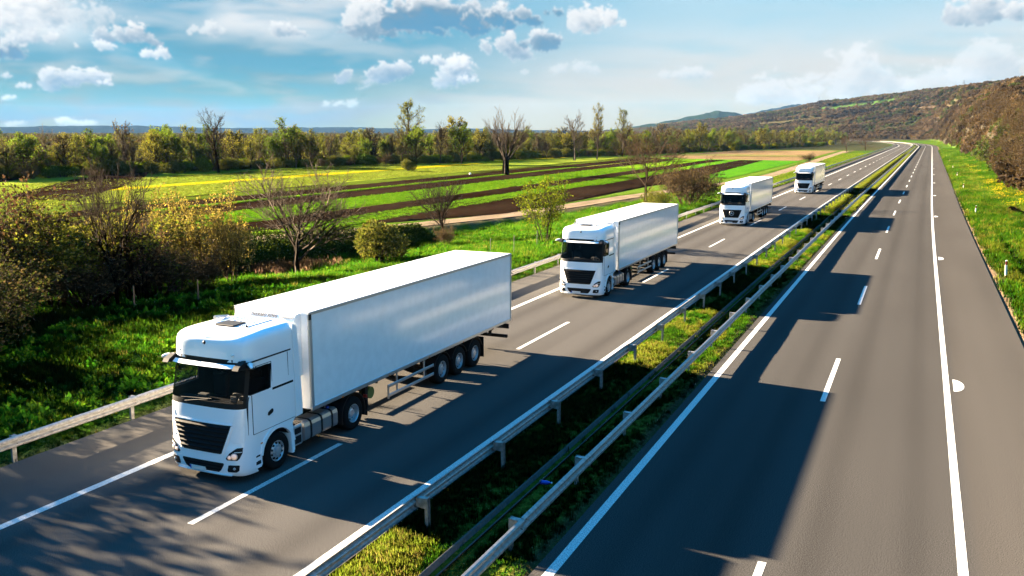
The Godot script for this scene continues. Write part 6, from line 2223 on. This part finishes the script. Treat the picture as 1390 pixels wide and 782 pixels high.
func make_small_things() -> void:
	ridge("distant_ridge", -70, -18, 8000, 2200, [[-70, 0.5], [-58, 0.42], [-53, 0.30], [-50, 0.38], [-46, 0.40], [-42, 0.28], [-38, 0.30], [-34, 0.34], [-30, 0.22], [-26, 0.26], [-23, 0.16], [-18, 0.1]], Vector3(0.004, 0.007, 0.006), 601)
	ridge("distant_hill", -20, -6.5, 5200, 1500, [[-20, -0.05], [-17, 0.3], [-14.5, 0.72], [-12.6, 1.08], [-11.4, 1.32], [-10.4, 1.18], [-9.4, 0.85], [-8, 0.7], [-6.5, 0.6]], Vector3(0.010, 0.018, 0.010), 602)
	ridge("distant_hill", -11.5, 3.5, 7600, 1500, [[-11.5, 0.6], [-9.6, 1.15], [-7.6, 1.6], [-6.2, 1.72], [-4, 1.5], [-2, 1.9], [0.3, 2.32], [2.2, 2.1], [3.5, 1.8]], Vector3(0.005, 0.008, 0.007), 603)
	# ---- delineator posts on the right
	for q in [[5.35, 64.1], [5.75, 112.2], [6.05, 160.0], [6.3, 205.0], [6.5, 250.0], [6.6, 300.0], [6.7, 350.0]]:
		var x: float = q[0] + xo(q[1]) * 0.6
		var idx: int = [64.1, 112.2, 160.0, 205.0, 250.0, 300.0, 350.0].find(q[1])
		var t := thing("delineator_post", "white roadside marker post with black band, %s from the camera along the right verge" % ["first", "second", "third", "fourth", "fifth", "sixth", "seventh"][idx], "marker post", Vector3(x, land(x, -q[1]), -q[1]), 0.0, "marker posts on the right verge")
		t.rotation.z = [0.06, -0.03, 0.02, 0.0, 0.03, 0.0, 0.02][idx]
		var st := nb()
		cbox(st, Vector3(0, 0.33, 0), Vector3(0.12, 0.86, 0.09), 0.02)
		put("shaft", fin(st), M.plastic_white, t)
		st = nb()
		cbox(st, Vector3(0, 0.87, 0), Vector3(0.124, 0.24, 0.094), 0.02)
		var band := put("black_band", fin(st), M.black, t)
		st = nb()
		cbox(st, Vector3(0.0, 0.87, 0.048), Vector3(0.05, 0.18, 0.012), 0.003)
		put("reflector", fin(st), M.red, band)
		st = nb()
		prism_z(st, PackedVector2Array([Vector2(-0.06, 0.99), Vector2(0.06, 0.99), Vector2(0.06, 1.06), Vector2(-0.06, 1.02)]), -0.045, 0.045)
		put("cap", fin(st), M.plastic_white, t)
	# ---- fallen trunk on the right bank
	var a := Vector3(9.6, 0, -116.5)
	var b := Vector3(10.5, 0, -103.0)
	a.y = land(a.x, a.z) + 0.28
	b.y = land(b.x, b.z) + 0.24
	var lg := thing("fallen_log", "brown fallen log with a dark end lying on the right grass bank", "log", a)
	var g := MB.new()
	var pts := PackedVector3Array()
	var rr := PackedFloat32Array()
	for k in 9:
		var p := (b - a) * k / 8.0
		p.y = lerpf(0.0, b.y - a.y, k / 8.0) + 0.05 * sin(k * 1.7)
		p.x += 0.06 * sin(k * 2.3)
		pts.append(p)
		rr.append(0.3 - 0.01 * k)
	g.tube(pts, rr, 12)
	put("trunk", g.mesh(), M.wood, lg)
	var st2 := nb()
	lathe(st2, [[0.0, 0.0], [0.3, 0.01], [0.3, 0.05]], Vector3.ZERO, a - b, 12)
	put("end_cut", fin(st2), M.bark_dark, lg)
	# ---- bottle in the gutter
	var bt := thing("plastic_bottle", "small blue bottle lying in the concrete median gutter", "bottle", Vector3(-8.46, -0.045, -20.7), 0.5)
	var s3 := nb()
	lathe(s3, [[0.0, 0.0], [0.05, 0.005], [0.055, 0.03], [0.055, 0.20], [0.035, 0.26], [0.02, 0.29], [0.02, 0.31]], Vector3.ZERO, Vector3(0.9, 0.05, 0.4), 14)
	put("body", fin(s3), M.blue, bt)
	s3 = nb()
	cyl(s3, Vector3(0.283, 0.016, 0.126), Vector3(0.31, 0.0175, 0.138), 0.025, 0.025, 10)
	put("cap", fin(s3), M.plastic_white, bt)
	# ---- stakes on the left slope
	var sp := [[-39.5, 36.8, 1.3, "dark wooden stake right of the thin bare tree", true], [-37.3, 39.4, 1.3, "pale wooden stake below the golden shrubs", true], [-29.7, 62.4, 1.3, "thin metal stake, leftmost of three on the grass behind the first trailer", false], [-27.2, 61.2, 1.5, "thin metal stake, middle one of three on the grass", false], [-27.3, 65.9, 1.4, "thin metal stake beside the young green tree", false]]
	for q in sp:
		var x: float = q[0]
		var z: float = -q[1]
		var t := thing("stake", q[3], "stake", Vector3(x, land(x, z), z), 0.3, "stakes on the left slope")
		var s4 := nb()
		var w := 0.05 if q[4] else 0.025
		cyl(s4, Vector3(0, -0.3, 0), Vector3(0.03, q[2], 0.02), w, w * 0.85, 8)
		put("shaft", fin(s4), M.wood if q[4] else M.steel_far, t)
		s4 = nb()
		lathe(s4, [[w * 0.85, 0.0], [w * 0.5, 0.05], [0.0, 0.06]], Vector3(0.03, q[2], 0.02), Vector3.UP, 8)
		put("tip", fin(s4), M.wood if q[4] else M.steel_far, t)
	# ---- white sacks beside the field tree
	for q in [[-84.5, 186.0, 0.9, "white sack standing left of the thick dark bole"], [-88.0, 175.0, 0.5, "small pale sack lying left of the standing white sack"]]:
		var x: float = q[0]
		var t := thing("sack", q[3], "sack", Vector3(x, 0.0, -q[1]), 0.4, "sacks on the ploughed strips")
		var s5 := nb()
		lathe(s5, [[0.0, 0.0], [0.42, 0.02], [0.5, 0.25], [0.46, 0.55], [0.3, 0.8], [0.1, 0.92]], Vector3.ZERO, Vector3.UP, 12)
		var o := put("body", fin(s5), M.plastic_white, t)
		s5 = nb()
		lathe(s5, [[0.1, 0.9], [0.2, 1.02], [0.0, 1.0]], Vector3.ZERO, Vector3.UP, 10)
		put("tied_neck", fin(s5), M.plastic_white, t)
		t.scale = Vector3.ONE * q[2]
	# ---- masts on the skyline and houses at the foot of the far hill
	for q in [[1.85, 1750.0, 17.0, "lattice power mast on the ridge at the right"], [-5.75, 2450.0, 24.0, "thin radio mast on the skyline left of the pasture"]]:
		var x := sin(deg_to_rad(q[0])) * float(q[1])
		var z := -cos(deg_to_rad(q[0])) * float(q[1])
		var t := thing("mast", q[3], "mast", Vector3(x, land(x, z) - 1.0, z))
		var hh: float = q[2]
		for c in [[-1, -1], [1, -1], [1, 1], [-1, 1]]:
			var s6 := nb()
			cyl(s6, Vector3(c[0] * 1.1, 0, c[1] * 1.1), Vector3(c[0] * 0.3, hh, c[1] * 0.3), 0.16, 0.12, 5)
			put("leg", fin(s6), M.steel_far, t)
		for k in 3:
			var s7 := nb()
			cbox(s7, Vector3(0, hh * (0.7 + 0.12 * k), 0), Vector3(5.0 - 1.0 * k if q[0] > 0 else 1.6, 0.3, 0.3), 0.05)
			put("cross_arm", fin(s7), M.steel_far, t)
	for q in [[-10.75, 3300.0, "white house at the foot of the far hill, left of three"], [-10.2, 3250.0, "white house at the foot of the far hill, middle of three"], [-9.9, 3280.0, "white house at the foot of the far hill, right of three"]]:
		var x := sin(deg_to_rad(q[0])) * float(q[1])
		var z := -cos(deg_to_rad(q[0])) * float(q[1])
		var t := thing("house", q[2], "house", Vector3(x, land(x, z) - 0.5, z), 0.3, "houses at the foot of the far hill")
		put("wall", box_mesh(Vector3(0, 4.5, 0), Vector3(13, 9, 10), 0.05), M.far_wall, t)
		var s8 := nb()
		prism_x(s8, PackedVector2Array([Vector2(-5.8, 8.8), Vector2(5.8, 8.8), Vector2(0, 13.0)]), -7.0, 7.0)
		put("roof", fin(s8), M.far_roof, t)
		for k in 3:
			put("window", box_mesh(Vector3(-4.0 + 4.0 * k, 5.0, 5.02), Vector3(1.6, 1.8, 0.1), 0.02), M.black, t)

func _ready() -> void:
	rng.seed = 4
	noise_a.seed = 1
	noise_a.frequency = 0.08
	noise_b.seed = 2
	noise_b.frequency = 0.02
	noise_b.fractal_octaves = 4
	noise_c.seed = 3
	noise_c.frequency = 0.12
	noise_c.fractal_octaves = 3
	make_light()
	make_materials()
	make_ground()
	make_roads()
	make_fields()
	make_rails()
	make_trucks()
	make_plants()
	make_small_things()
